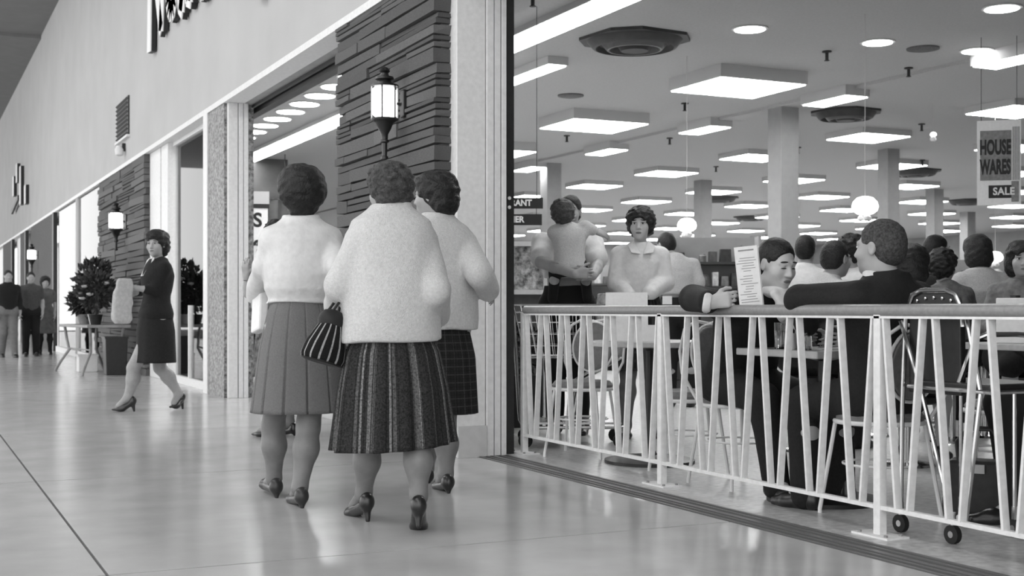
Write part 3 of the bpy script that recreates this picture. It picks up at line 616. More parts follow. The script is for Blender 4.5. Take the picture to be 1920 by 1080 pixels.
# ================================================================== FIGURE KIT: distance fields meshed with surface nets
def V3(p): return np.array(p, dtype=np.float32)
class Sdf:
    def __init__(s): s.ops = []; s.disp = None
    def _add(s, fn, lo, hi, k, sub=False): s.ops.append((fn, np.minimum(lo, hi), np.maximum(lo, hi), k, sub)); return s
    def cone(s, a, b, ra, rb, k=.03, sq=None, sub=False):
        a, b = V3(a), V3(b); ab = b - a; L2 = float(ab @ ab) + 1e-9; m = max(ra, rb)
        if sq: n, f = V3(sq[0]), sq[1]; n = n / np.linalg.norm(n)
        def fn(P):
            t = np.clip(((P - a) @ ab) / L2, 0, 1); q = P - (a + t[..., None] * ab)
            if sq: q = q + ((q @ n) * (1 / f - 1))[..., None] * n
            d = np.sqrt((q * q).sum(-1)) - (ra + t * (rb - ra))
            return d * (min(1, f) if sq else 1)
        m2 = m * (max(1, sq[1]) if sq else 1)
        return s._add(fn, np.minimum(a, b) - m2, np.maximum(a, b) + m2, k, sub)
    def path(s, pts, rs, k=.02, sq=None):
        for i in range(len(pts) - 1): s.cone(pts[i], pts[i + 1], rs[i], rs[i + 1], k, sq)
        return s
    def ell(s, c, r, k=.03, R=None, sub=False):
        c, r = V3(c), V3(r); m = float(r.max()); Rm = None if R is None else np.array(R, dtype=np.float32)
        def fn(P):
            q = P - c
            if Rm is not None: q = q @ Rm
            k0 = np.sqrt(((q / r) ** 2).sum(-1)); k1 = np.sqrt(((q / (r * r)) ** 2).sum(-1)) + 1e-6
            return k0 * (k0 - 1) / k1
        return s._add(fn, c - m, c + m, k, sub)
    def loft(s, keys, k=.03, p=2.3, rz=0):
        K = np.array(keys, dtype=np.float32); K = K[np.argsort(K[:, 0])]; cz, sz_ = math.cos(rz), math.sin(rz)
        def fn(P):
            z = np.clip(P[..., 2], K[0, 0], K[-1, 0]); g = [np.interp(z, K[:, 0], K[:, i]) for i in range(1, 5)]
            x0 = P[..., 0] - g[0]; y0 = P[..., 1] - g[1]; x = x0 * cz + y0 * sz_; y = -x0 * sz_ + y0 * cz
            rr = ((np.abs(x) / g[2]) ** p + (np.abs(y) / g[3]) ** p) ** (1 / p)
            d = (rr - 1) * np.minimum(g[2], g[3]) * .9
            return np.maximum(d, np.abs(P[..., 2] - z) - .004)
        w_ = float(np.maximum(K[:, 3], K[:, 4]).max())
        lo = V3((K[:, 1].min() - w_, K[:, 2].min() - w_, K[0, 0])); hi = V3((K[:, 1].max() + w_, K[:, 2].max() + w_, K[-1, 0]))
        return s._add(fn, lo, hi, k)
    def above(s, z): s.ops.append((lambda P: P[..., 2] - z, None, None, 0, True)); return s        # keep what is above z
    def _eval(s, lo, hi, h):
        n = np.maximum(np.ceil((hi - lo) / h).astype(int) + 1, 3)
        ax = [lo[i] + h * np.arange(n[i], dtype=np.float32) for i in range(3)]
        D = np.full(n, 1.0, dtype=np.float32)
        for fn, l, u, k, sub in s.ops:
            if l is None:
                P = np.stack(np.meshgrid(*ax, indexing='ij'), -1); D = np.maximum(D, -fn(P)); continue
            pad = k + 3 * h
            i0 = np.clip(np.floor((l - pad - lo) / h).astype(int), 0, n); i1 = np.clip(np.ceil((u + pad - lo) / h).astype(int) + 1, 0, n)
            if np.any(i1 <= i0): continue
            sl = tuple(slice(i0[i], i1[i]) for i in range(3))
            P = np.stack(np.meshgrid(*[ax[i][sl[i]] for i in range(3)], indexing='ij'), -1)
            d = fn(P).astype(np.float32); c = D[sl]
            if sub:
                d = -d
                if k > 0: q = np.clip(.5 - .5 * (c - d) / k, 0, 1); D[sl] = c * (1 - q) + d * q + k * q * (1 - q)
                else: D[sl] = np.maximum(c, d)
            else:
                if k > 0: q = np.clip(.5 + .5 * (c - d) / k, 0, 1); D[sl] = c * (1 - q) + d * q - k * q * (1 - q)
                else: D[sl] = np.minimum(c, d)
        if s.disp is not None:
            near = np.abs(D) < .06; I = np.argwhere(near)
            P = lo + I.astype(np.float32) * h; D[near] += s.disp(P)
        return D
    def arrays(s, h, fine=()):
        lo = np.min([o[1] for o in s.ops if o[1] is not None and not o[4]], 0) - 3 * h - .02; hi = np.max([o[2] for o in s.ops if o[1] is not None and not o[4]], 0) + 3 * h + .02
        Vs, Fs = nets(s._eval(lo, hi, h), lo, h)
        for l, u, hf in fine:
            l, u = V3(l), V3(u); c = Vs[Fs].mean(1); ins = np.all((c > l + h * .6) & (c < u - h * .6), 1); Fs = Fs[~ins]
            v2, f2 = nets(s._eval(l, u, hf), l, hf); Fs = np.vstack([Fs, f2 + len(Vs)]); Vs = np.vstack([Vs, v2])
        return Vs, Fs
    def build(s, name, mt, parent, h=.01, fine=(), smooth=2):
        Vs, Fs = s.arrays(h, fine)
        return link(name, np_mesh(name, Vs, Fs, smooth), mt, parent)
def np_mesh(name, Vs, Fs, smooth=1):
    used = np.unique(Fs); mp = np.full(len(Vs), -1); mp[used] = np.arange(len(used)); Vs = Vs[used]; Fs = mp[Fs]
    E_ = np.vstack([Fs[:, [0, 1]], Fs[:, [1, 2]], Fs[:, [2, 3]], Fs[:, [3, 0]]])
    for _ in range(smooth):
        acc = np.zeros_like(Vs); cnt = np.zeros(len(Vs), dtype=np.float32)
        for a_, b_ in ((0, 1), (1, 0)):
            for i in range(3): acc[:, i] += np.bincount(E_[:, a_], weights=Vs[E_[:, b_], i], minlength=len(Vs))
            cnt += np.bincount(E_[:, a_], minlength=len(Vs))
        Vs = (.5 * Vs + .5 * acc / np.maximum(cnt, 1)[:, None]).astype(np.float32)
    m = bpy.data.meshes.new(name); m.vertices.add(len(Vs)); m.vertices.foreach_set('co', Vs.astype(np.float32).ravel())
    m.loops.add(len(Fs) * 4); m.loops.foreach_set('vertex_index', Fs.astype(np.int32).ravel())
    m.polygons.add(len(Fs)); m.polygons.foreach_set('loop_start', np.arange(0, len(Fs) * 4, 4, dtype=np.int32))
    try: m.polygons.foreach_set('loop_total', np.full(len(Fs), 4, dtype=np.int32))
    except Exception: pass
    m.polygons.foreach_set('use_smooth', np.ones(len(Fs), dtype=bool)); m.update(calc_edges=True); m.validate()
    return m
CORN = [(i, j, k) for i in (0, 1) for j in (0, 1) for k in (0, 1)]
EDG = [(a_, b_) for a_ in range(8) for b_ in range(a_ + 1, 8) if sum(abs(CORN[a_][q] - CORN[b_][q]) for q in range(3)) == 1]
def nets(D, lo, h):
    S = D < 0; n = np.array(D.shape)
    cnt = np.zeros(n - 1, dtype=np.int8)
    for i, j, k in CORN: cnt += S[i:n[0] - 1 + i, j:n[1] - 1 + j, k:n[2] - 1 + k]
    act = (cnt > 0) & (cnt < 8); I = np.argwhere(act)
    if len(I) == 0: return np.zeros((0, 3), np.float32), np.zeros((0, 4), int)
    vals = np.stack([D[I[:, 0] + i, I[:, 1] + j, I[:, 2] + k] for i, j, k in CORN], 1)
    acc = np.zeros((len(I), 3), np.float32); c = np.zeros(len(I), np.float32)
    for a_, b_ in EDG:
        va, vb = vals[:, a_], vals[:, b_]; m = (va < 0) != (vb < 0); t = np.where(m, va / np.where(m, va - vb, 1), 0)
        ca, cb = V3(CORN[a_]), V3(CORN[b_]); acc += (ca + t[:, None] * (cb - ca)) * m[:, None]; c += m
    Vs = (lo + h * (I + acc / c[:, None])).astype(np.float32)
    idx = np.full(n - 1, -1); idx[tuple(I.T)] = np.arange(len(I)); Fs = []
    for ax in range(3):
        o1, o2 = [(1, 2), (2, 0), (0, 1)][ax]
        sl0 = [slice(None)] * 3; sl1 = [slice(None)] * 3; sl0[ax] = slice(0, -1); sl1[ax] = slice(1, None)
        for q in (sl0, sl1):
            for o in (o1, o2): q[o] = slice(1, -1)
        A, B = S[tuple(sl0)], S[tuple(sl1)]
        for flip, m in ((False, A & ~B), (True, ~A & B)):
            J = np.argwhere(m)
            if len(J) == 0: continue
            J[:, o1] += 1; J[:, o2] += 1; e1 = np.zeros(3, int); e1[o1] = 1; e2 = np.zeros(3, int); e2[o2] = 1
            q = [idx[tuple((J - e1 - e2).T)], idx[tuple((J - e2).T)], idx[tuple(J.T)], idx[tuple((J - e1).T)]]
            F_ = np.stack(q if not flip else q[::-1], 1); Fs.append(F_)
    Fs = np.vstack(Fs); return Vs, Fs[(Fs >= 0).all(1)]
def folds(amp, freq, seed=0, stretch=(1, 1, 1)):
    rg = np.random.RandomState(seed); W_ = rg.normal(size=(9, 3)) * freq * np.array(stretch); ph = rg.uniform(0, 6.3, 9); am = rg.uniform(.4, 1, 9)
    def f(P):
        r = np.zeros(len(P), np.float32)
        for i in range(9): r += am[i] * np.sin(P @ W_[i].astype(np.float32) + ph[i] + 1.3 * np.sin(P @ W_[(i + 3) % 9].astype(np.float32) * .6))
        return (-amp * (.5 + .5 * np.clip(r / 2.2, -1, 1))).astype(np.float32)
    return f
# ------------------------------------------------------------------ anatomy
def Rhead(yaw=0, pitch=0, roll=0): return np.array((Euler((pitch, roll, 0)).to_matrix() if 0 else (Matrix.Rotation(yaw, 3, 'Z') @ Matrix.Rotation(pitch, 3, 'X') @ Matrix.Rotation(roll, 3, 'Y'))))
def head(S, c, R, s=1.0, male=True):
    c = V3(c); T = lambda x, y, z: c + R @ (V3((x, y, z)) * s); r = lambda *q: [i * s for i in q]
    S.ell(T(0, -.014, .032), r(.075, .096, .086), .02, R); S.ell(T(0, .02, -.03), r(.062, .074, .086), .03, R)
    S.ell(T(0, .036, -.076), r(.046 if male else .040, .05, .038), .03, R); S.ell(T(0, .070, -.100), r(.020, .017, .015), .02, R)
    for x in (-1, 1):
        S.ell(T(x * .042, .060, -.032), r(.022, .022, .022), .03, R)
        S.ell(T(x * .031, .096, .004), r(.019, .015, .012), .012, R, True)
        S.ell(T(x * .031, .0775, .002), r(.0135, .0135, .0125), .004, R)
        S.cone(T(x * .014, .090, .020), T(x * .048, .076, .020), .009 * s, .008 * s, .014)
        S.ell(T(x * .0765, -.006, -.006), r(.010, .019, .031), .008, R); S.ell(T(x * .085, -.004, -.004), r(.006, .010, .018), .005, R, True)
        S.ell(T(x * .012, .098, -.038), r(.008, .009, .007), .006, R)
    S.cone(T(0, .090, .010), T(0, .109, -.034), .008 * s, .012 * s, .012)
    S.cone(T(-.017, .088, -.061), T(.017, .088, -.061), .0075 * s, .0075 * s, .005); S.cone(T(-.014, .088, -.074), T(.014, .088, -.074), .0085 * s, .0085 * s, .006)
def blob(name, c, r, R, mt, parent):
    prof = [(max(math.sin(PI * i / 8), .02), -math.cos(PI * i / 8)) for i in range(9)]; b = MB(); b.lathe(prof, 12)
    Rm = Matrix([list(map(float, q)) for q in R]); c = Vector([float(q) for q in c])
    b.v = [tuple(c + Rm @ Vector((p[0] * r[0], p[1] * r[1], p[2] * r[2]))) for p in b.v]
    return b.build(name, mt, parent, True)
def face_parts(root, c, R, s, closed=False, lipg=.14, browg=.03):
    c = V3(c); T = lambda x, y, z: c + R @ (V3((x, y, z)) * s); EYEW = mat('eye_white', .55, .3); EYED = mat('eye_dark', .01, .3); BR = mat('brow', browg, .9); LP = mat('lips', lipg, .5)
    for x in (-1, 1):
        Rb = R @ np.array(Matrix.Rotation(-x * .28, 3, 'Z')) @ np.array(Matrix.Rotation(x * .10, 3, 'Y'))
        blob('eyebrow', T(x * .032, .0885, .0255), (.020 * s, .006 * s, .0045 * s), Rb, BR, root)
        if closed: blob('eyelashes', T(x * .031, .0895, -.004), (.015 * s, .004 * s, .0025 * s), Rb, EYED, root)
        else:
            e = blob('eye', T(x * .031, .0815, .002), (.0135 * s, .0105 * s, .0075 * s), R, EYEW, root)
            blob('iris', T(x * .031, .0905, .002), (.0062 * s, .0035 * s, .0062 * s), R, EYED, e)
            blob('eyelashes', T(x * .031, .0905, .0095), (.0155 * s, .004 * s, .0022 * s), Rb, EYED, root)
    blob('lips', T(0, .0925, -.068), (.0215 * s, .006 * s, .010 * s), R, LP, root)
def hand(S, w, d, n, right=True, curl=.5, s=1.0, spread=1.0, thumb=.5):
    w, d, n = V3(w), V3(d), V3(n); d = d / np.linalg.norm(d); n = n - d * (n @ d); n = n / np.linalg.norm(n)
    lat = np.cross(d, n) * (1 if right else -1)      # towards the thumb
    cl = curl if isinstance(curl, (list, tuple)) else [curl] * 4
    for i, (o, L, r) in enumerate(((.031, .070, .0092), (.011, .078, .0095), (-.010, .073, .0090), (-.029, .058, .0080))):
        kn = w + d * (.088 - .004 * abs(i - 1)) * s + lat * o * s * spread
        S.cone(w + lat * o * .55 * s, kn, .0165 * s, .0125 * s, .014)
        p = kn; a_ = 0.0; fd = d + lat * (o * .8 * (spread - .6))
        fd = fd / np.linalg.norm(fd)
        for q, f_ in enumerate((.46, .30, .24)):
            a_ += cl[i] * (.7, 1.0, .8)[q]; dd = fd * math.cos(a_) + n * math.sin(a_); p2 = p + dd * L * f_ * s
            S.cone(p, p2, r * (1 - .08 * q) * s, r * (.94 - .08 * q) * s, .003); p = p2
    p = w + d * .028 * s + lat * .022 * s
    for q, (L, r) in enumerate(((.044, .0135), (.034, .0112), (.028, .0098))):
        dd = lat * (.75 - .45 * q * thumb) + d * (.75 + .15 * q) + n * (.25 + .5 * thumb * (q + 1) * .5); dd = dd / np.linalg.norm(dd); p2 = p + dd * L * s
        S.cone(p, p2, r * s, r * .9 * s, .006 if q else .014); p = p2
    return w + d * .09 * s
FEM = [(.84, .17, .125), (.93, .175, .13), (1.04, .135, .10), (1.10, .128, .098), (1.20, .145, .115), (1.29, .158, .125), (1.36, .158, .10), (1.41, .125, .08), (1.45, .06, .058)]
MAL = [(.84, .165, .12), (.93, .17, .125), (1.05, .158, .118), (1.15, .165, .122), (1.27, .188, .13), (1.34, .192, .122), (1.40, .165, .10), (1.44, .085, .075), (1.47, .06, .06)]
SKIN = mat('skin', .34, .55, 14, .08, .05, 150); SKIN_L = mat('skin_fair', .46, .55, 14, .06, .05, 150)
STOCK = mat('stockings', .185, .5, 20, .10)
def shoe(t, ank, toe, heel_h, mt, female=True, s=1.0):
    S = Sdf(); ank, toe = V3(ank), V3(toe); d = toe - ank; d[2] = 0; L = np.linalg.norm(d); d = d / L
    hz = max(ank[2] - .075, .0); hl = ank - d * .045; hl[2] = hz + .03; ball = toe - d * .075; ball[2] = toe[2] + .022; tp = toe.copy(); tp[2] = toe[2] + .016
    if female:
        S.cone(hl, ball, .030, .036, .02, ((0, 0, 1), .85)); S.cone(ball, tp, .036, .017, .02, ((0, 0, 1), .6)); S.ell(hl + V3((0, 0, .022)), (.033, .033, .035), .02)
        hb = hl - d * .012; hb[2] = max(hz - heel_h + .004, .004); S.cone(hl - V3((0, 0, .012)), hb, .021, .011, .012)
        S.ell(ball * .5 + hl * .5 + V3((0, 0, .045)), (.034, .034, .03), .012, None, True)
    else:
        S.cone(hl, ball, .042, .046, .03); S.cone(ball, tp, .046, .034, .03, ((0, 0, 1), .8)); S.cone(hl, hl + V3((0, 0, .05)), .040, .040, .02); S.above(min(hl[2], toe[2]) - .03)
    return S.build('shoe', mt, t, .006)
def tube_ring_skirt(t, name, mt, keys, pleat, n=200, rows=40, tilt=0):
    """keys: (z, cx, cy, rx, ry); pleat(theta, f) gives a radial factor offset, f is 0 at waist and 1 at hem"""
    K = np.array(sorted(keys), dtype=float); z0, z1 = K[0, 0], K[-1, 0]; vs = []; uvs = []
    for r in range(rows + 1):
        f = 1 - r / rows; z = z0 + (z1 - z0) * r / rows; cx, cy, rx, ry = [np.interp(z, K[:, 0], K[:, i]) for i in range(1, 5)]
        for k in range(n):
            th_ = 2 * PI * k / n; e = 1 + pleat(th_, f); c_, s_2 = math.cos(th_), math.sin(th_); p = 2.2
            q = (abs(c_) ** p + abs(s_2) ** p) ** (-1 / p)
            vs.append((cx + rx * e * q * c_, cy + ry * e * q * s_2, z + tilt * c_ * (f) ))
    fs = [(r * n + k, r * n + (k + 1) % n, (r + 1) * n + (k + 1) % n, (r + 1) * n + k) for r in range(rows) for k in range(n)]
    nv = len(vs)
    me = bpy.data.meshes.new(name); me.from_pydata(vs, [], fs); me.update()
    uv = me.uv_layers.new(name='UVMap'); dat = []
    for r in range(rows):
        for k in range(n):
            for kk, rr in ((k, r), (k + 1, r), (k + 1, r + 1), (k, r + 1)): dat += [kk / n, rr / rows]
    uv.data.foreach_set('uv', dat); me.polygons.foreach_set('use_smooth', [True] * len(me.polygons))
    o = link(name, me, mt, t); md = o.modifiers.new('thick', 'SOLIDIFY'); md.thickness = .004
    return o
def to_local(t, p):
    q = Matrix.Rotation(-t.rotation_euler.z, 3, 'Z') @ (Vector(p) - t.location); return tuple(q)
def heading(hx, hy): return math.atan2(-hx, hy)
def figure(label, xy, hd, Ht=1.7, male=True, sit=None, lean=(0, 0, 0), arms=None, legs=None, topm=None, sleeve=1.0, puff=.012, hem=None, topkeys=None, bottom='pants', botm=None, skirt=None, hairm=None, hair='short', yaw=0, pitch=0, roll=0, headoff=(0, 0, 0), face=False, closed=False, skin=None, shoem=None, heel=.05, hands=(('relaxed',), ('relaxed',)), h=.011, fold=(.004, 22), legm=None, noshoes=False, hs=1.0, sleeve_r=1.0, group=None, cat='person'):
    t = thing('person', label, cat, (xy[0], xy[1], 0), hd, group); s = Ht / 1.7; skin = skin or SKIN
    base = 0.0 if sit is None else (sit + .10) - .90 * s
    K = MAL if male else FEM; shw = (.175 if male else .150) * s; zh = .90 * s + base; zsh = 1.40 * s + base
    def sh_(z): f = (z - zh) / (zsh - zh); f = max(f, 0); return (lean[0] * f, lean[1] * f, lean[2] * min(f, 1.2))
    def Jn(x, y, z): o = sh_(z * s + base); return V3((x * s + o[0], y * s + o[1], z * s + base + o[2]))
    SL, SR = Jn(-shw / s, -.01, 1.362), Jn(shw / s, -.01, 1.362); hip = (V3((-.09 * s, 0, zh)), V3((.09 * s, 0, zh)))
    hc = Jn(0, .025, 1.585) + V3(headoff); R = Rhead(yaw, pitch, roll)
    if arms is None: arms = ((V3((-shw - .05, -.03, 1.10 * s + base)), V3((-shw - .04, .06, .87 * s + base))), (V3((shw + .05, -.03, 1.10 * s + base)), V3((shw + .04, .06, .87 * s + base))))
    arms = [[V3(q) for q in a_] for a_ in arms]
    if legs is None:
        if sit is None: legs = (((-.09, .03, .48 * s), (-.10, -.02, .085), (-.11, .15, 0)), ((.09, .03, .48 * s), (.10, -.02, .085), (.11, .15, 0)))
        else: legs = (((-.12, .42, sit + .06), (-.12, .40, .085), (-.13, .58, 0)), ((.12, .42, sit + .06), (.12, .36, .085), (.13, .54, 0)))
    legs = [[V3(q) for q in l] for l in legs]
    keys = [(z * s + base + sh_(z * s + base)[2], *sh_(z * s + base)[:2], rx * s, ry * s) for z, rx, ry in K]
    # ---- body: one continuous surface
    S = Sdf(); S.loft([(z, x, y, rx * .9, ry * .9) for z, x, y, rx, ry in keys], .03)
    S.cone(hip[0], hip[1], .10 * s, .10 * s, .03); S.cone(SL, SR, .042 * s, .042 * s, .04)
    nr = (.054 if male else .045) * s; S.cone(Jn(0, -.015, 1.40), hc + R @ V3((0, -.022, -.085)), nr * 1.1, nr, .03)
    head(S, hc, R, s * hs, male)
    fine = [(hc - .15 * s, hc + .15 * s, .0055 if face else .009)]
    au, af = (.050, .030) if male else (.042, .026)
    for i, (sh, (el, wr)) in enumerate(zip((SL, SR), arms)):
        S.cone(sh, el, au * s, au * .80 * s, .03); S.cone(el, el * .6 + wr * .4, au * .82 * s, au * .84 * s, .02); S.cone(el * .6 + wr * .4, wr, au * .84 * s, af * s, .02)
        hp = hands[i]
        if hp and hp[0] != 'none':
            if hp[0] == 'relaxed': d = wr - el; d = d / np.linalg.norm(d); n = V3(((1 if i == 0 else -1), .1, -.1)); cu = .35
            else: d, n, cu = V3(hp[1]), V3(hp[2]), hp[3]
            hand(S, wr, d, n, i == 1, cu, .98 if male else .90, 1.0, hp[4] if len(hp) > 4 else .5)
            c = wr + .09 * d / np.linalg.norm(d); fine.append((c - .12, c + .12, .0045 if hp[0] != 'relaxed' else .007))
    for i, (kn, an, to) in enumerate(legs):
        S.cone(hip[i], kn, .085 * s, .055 * s, .03); m = kn * .65 + an * .35 + V3((0, -.015, 0)); S.cone(kn, m, .052 * s, .056 * s, .03); S.cone(m, an, .056 * s, .034 * s, .03)
        d = to - an; S.cone(an, an + d * .6, .034 * s, .026 * s, .03)
    if bottom == 'skirt' and sit is None:
        body = S.build('body', skin, t, h, fine)
        L = Sdf()      # stockinged legs over the skin
        for i, (kn, an, to) in enumerate(legs):
            S2_ = L; m = kn * .65 + an * .35 + V3((0, -.018, 0)); L.cone(hip[i], kn, .09 * s, .060 * s, .03); L.cone(kn, m, .057 * s, .061 * s, .03); L.cone(m, an, .061 * s, .038 * s, .04)
            d = to - an; L.cone(an, an + d * .62, .037 * s, .030 * s, .03)
        L.build('stockings', legm or STOCK, t, .009)
    else: body = S.build('body', skin, t, h, fine)
    # ---- upper garment
    G = Sdf(); pf = puff
    tk = keys if topkeys is None else [(z, *sh_(z)[:2], rx, ry) for z, rx, ry in topkeys]
    G.loft([(z, x, y, rx + pf, ry + pf) for z, x, y, rx, ry in tk], .03); G.cone(SL, SR, .046 * s + pf * .4, .046 * s + pf * .4, .04); nk = Jn(0, -.02, 1.425)
    for q_ in (SL, SR): G.cone(nk, q_, .042 * s + pf * .3, .04 * s + pf * .3, .04)
    for i, (sh, (el, wr)) in enumerate(zip((SL, SR), arms)):
        if sleeve <= 0: continue
        r0 = (au * s + .007 + pf * .3) * sleeve_r
        if sleeve < .5: e = sh + (el - sh) * sleeve * 2; G.cone(sh, e, r0, r0 * 1.02, .04)
        else: e = el + (wr - el) * (sleeve - .5) * 2; G.cone(sh, el, r0, r0 * .92, .022); G.cone(el, e, r0 * .92, r0 * .76, .015)
    hz = hem if hem is not None else .93 * s + base
    G.above(hz)
    if fold[0]: G.disp = folds(fold[0], fold[1], int(xy[0] * 100) % 50)
    G.build('top', topm, t, h, (), 1)
    # ---- lower garment
    if bottom == 'pants':
        B_ = Sdf(); B_.cone(hip[0], hip[1], .118 * s, .118 * s, .04); B_.loft([q for q in [(z, x, y, rx + .008, ry + .008) for z, x, y, rx, ry in keys] if q[0] < 1.1 * s + base], .03)
        for i, (kn, an, to) in enumerate(legs):
            B_.cone(hip[i], kn, .105 * s, .075 * s, .04); B_.cone(kn, an + V3((0, 0, -.03)), .075 * s, .062 * s, .03)
        B_.disp = folds(.005, 18, 3); B_.build('trousers', botm, t, .012, (), 1)
    elif bottom == 'skirt' and sit is not None:
        B_ = Sdf(); B_.cone(hip[0], hip[1], .12 * s, .12 * s, .04)
        for i, (kn, an, to) in enumerate(legs): B_.cone(hip[i], kn, .11 * s, .085 * s, .12)
        B_.disp = folds(.005, 18, 3); B_.build('skirt', botm, t, .012, (), 1)
    elif skirt: tube_ring_skirt(t, 'skirt', botm, *skirt)
    # ---- shoes
    if not noshoes:
        for kn, an, to in legs: shoe(t, an, to, heel if not male else .02, shoem or mat('black_shoe', .012, .3, spec=.6), not male, s)
    # ---- hair
    if hair:
        Hs = Sdf(); T = lambda x, y, z: hc + R @ (V3((x, y, z)) * s * hs); r = lambda *q: [i * s * hs for i in q]
        if hair == 'short':
            Hs.ell(T(0, -.017, .037), r(.079, .101, .088), .02, R); Hs.ell(T(0, -.055, -.012), r(.073, .060, .068), .03, R);
            Hs.ell(T(0, .112, -.016), r(.088, .078, .098), .008, R, True); amp = (.003, 130)
            for x in (-1, 1): Hs.ell(T(x * .085, .005, -.02), r(.02, .025, .045), .008, R, True)
        elif hair == 'bouffant':
            Hs.ell(T(0, -.030, .055), r(.122, .122, .100), .02, R); Hs.ell(T(0, -.055, -.005), r(.118, .09, .085), .04, R); Hs.ell(T(0, -.05, -.085), r(.062, .05, .055), .04, R)
            Hs.ell(T(0, .10, -.05), r(.075, .085, .09), .02, R, True); amp = (.008, 75)
        elif hair == 'curly':
            Hs.ell(T(0, -.02, .045), r(.104, .112, .094), .02, R); Hs.ell(T(0, -.05, -.02), r(.094, .075, .075), .04, R)
            Hs.ell(T(0, .105, -.032), r(.068, .075, .092), .012, R, True); amp = (.014, 80)
        elif hair == 'waved':
            Hs.ell(T(0, -.03, .045), r(.108, .115, .095), .02, R); Hs.ell(T(0, -.075, -.035), r(.098, .065, .085), .04, R); Hs.ell(T(.01, .045, .085), r(.075, .05, .034), .03, R)
            Hs.ell(T(0, .102, -.042), r(.072, .075, .095), .012, R, True); amp = (.011, 60)
        elif hair == 'bob':
            Hs.ell(T(0, -.02, .05), r(.100, .112, .088), .02, R); Hs.ell(T(0, -.045, -.04), r(.105, .085, .10), .04, R)
            Hs.ell(T(0, .10, -.05), r(.064, .085, .10), .015, R, True); amp = (.007, 65)
        Hs.disp = folds(amp[0], amp[1], 5); Hs.build('hair', hairm, t, .007 if Ht > 1 else .01, (), 1)
    if face: face_parts(t, hc, R, s * hs, closed)
    t['hc'] = 0; del t['hc']
    return t, dict(hc=hc, R=R, SL=SL, SR=SR, s=s)
def ring_part(t, name, c, r, R, mt, th_=.012, sy=1.0):
    Rm = Matrix([list(map(float, q)) for q in R]); c = Vector([float(q) for q in c])
    MB().tube([c + Rm @ Vector((r * math.cos(a_), r * sy * math.sin(a_), .012 * math.sin(a_))) for a_ in [2 * PI * k / 24 for k in range(24)]], th_, 8, True, 1.6).build(name, mt, t, True)
# ================================================================== PEOPLE
HAIRB = mat('hair_black', .008, .55, 60, .5, .6, 90); HAIRD = mat('hair_dark_brown', .016, .6, 60, .5, .7, 110); HAIRG = mat('hair_greying', .05, .7, 70, .6, .9, 130)
KNITW = mat('white_knit', .64, .95, 90, .10, .8, 230); BLOUSE = mat('white_blouse', .64, .85, 30, .06, .55, 26); BLK = mat('black_wool', .008, .9, 60, .3, .3, 250); SUIT = mat('dark_suit', .009, .85, 80, .3, .3, 300)
SHIRT = mat('white_shirt', .64, .85, 40, .06, .2, 150); GSHIRT = mat('pale_grey_shirt', .45, .85, 120, .15, .2, 200)
def pl(t_xy, hd, u, v, D):
    p = at(u, v, D=D); q = Matrix.Rotation(-hd, 3, 'Z') @ (p - Vector((t_xy[0], t_xy[1], 0))); return (q.x, q.y, q.z)
# --- woman in white blouse and grey pleated skirt
x1 = (1.77, 6.16); h1 = heading(.06, 1); L1 = lambda u, v, D=6.3: pl(x1, h1, u, v, D)
def boxpleat(np_, depth, sharp=.12, ph=0.0):
    def f(th_, fr):
        q = (th_ / (2 * PI) * np_ + ph) % 1.0; d = min(q, 1 - q); return -depth * (.25 + .75 * fr) * max(0, 1 - d / sharp) + .010 * fr * math.sin(th_ * 5 + 1) + .02 * fr * (q - .5)
    return f
t, J1 = figure('woman seen from behind in white blouse and grey box pleated skirt, bouffant black hair', x1, h1, 1.60, False, None, (0, 0, 0),
    ((L1(492, 500, 6.3), L1(478, 555, 6.0 + .55)), (L1(636, 500, 6.2), L1(622, 545, 6.55))),
    ((L1(512, 800, 6.45), L1(514, 898, 6.50), L1(494, 912, 6.72)), (L1(578, 800, 6.25), L1(562, 915, 6.17), L1(546, 940, 6.36))),
    BLOUSE, 1.0, .022, .985, [(.90, .165, .125), (1.00, .128, .10), (1.05, .155, .125), (1.12, .160, .128), (1.22, .158, .12), (1.29, .158, .115), (1.345, .145, .085), (1.375, .085, .06), (1.40, .055, .053)],
    'skirt', mat('grey_flannel', .155, .95, 150, .12, .4, 250), ([(.445, .0, .01, .245, .20), (.75, 0, 0, .205, .165), (.93, 0, 0, .165, .13), (1.02, 0, 0, .128, .10)], boxpleat(13, .085, .055, .3), 300, 30),
    HAIRB, 'bouffant', .06, .05, 0, (0, 0, .03), shoem=mat('dark_brown_shoe', .03, .35), heel=.03, h=.009, fold=(.014, 17))
ringc = lambda t_, J_, r_, m_, dz: ring_part(t_, 'collar', J_['hc'] + V3((0, -.025, dz)), r_, np.eye(3), m_, .016, 1.0)
ringc(t, J1, .052, BLOUSE, -.135)
pk = thing('folded_paper', 'white folded paper carried at the side of the woman in the pleated skirt', 'paper', at(487, 583, D=6.45), .2)
MB().box((0, 0, 0), (.05, .10, .22), Matrix.Rotation(-.25, 3, 'X') @ Matrix.Rotation(.16, 3, 'Y')).build('sheets', PAPER, pk, bevel=.01)
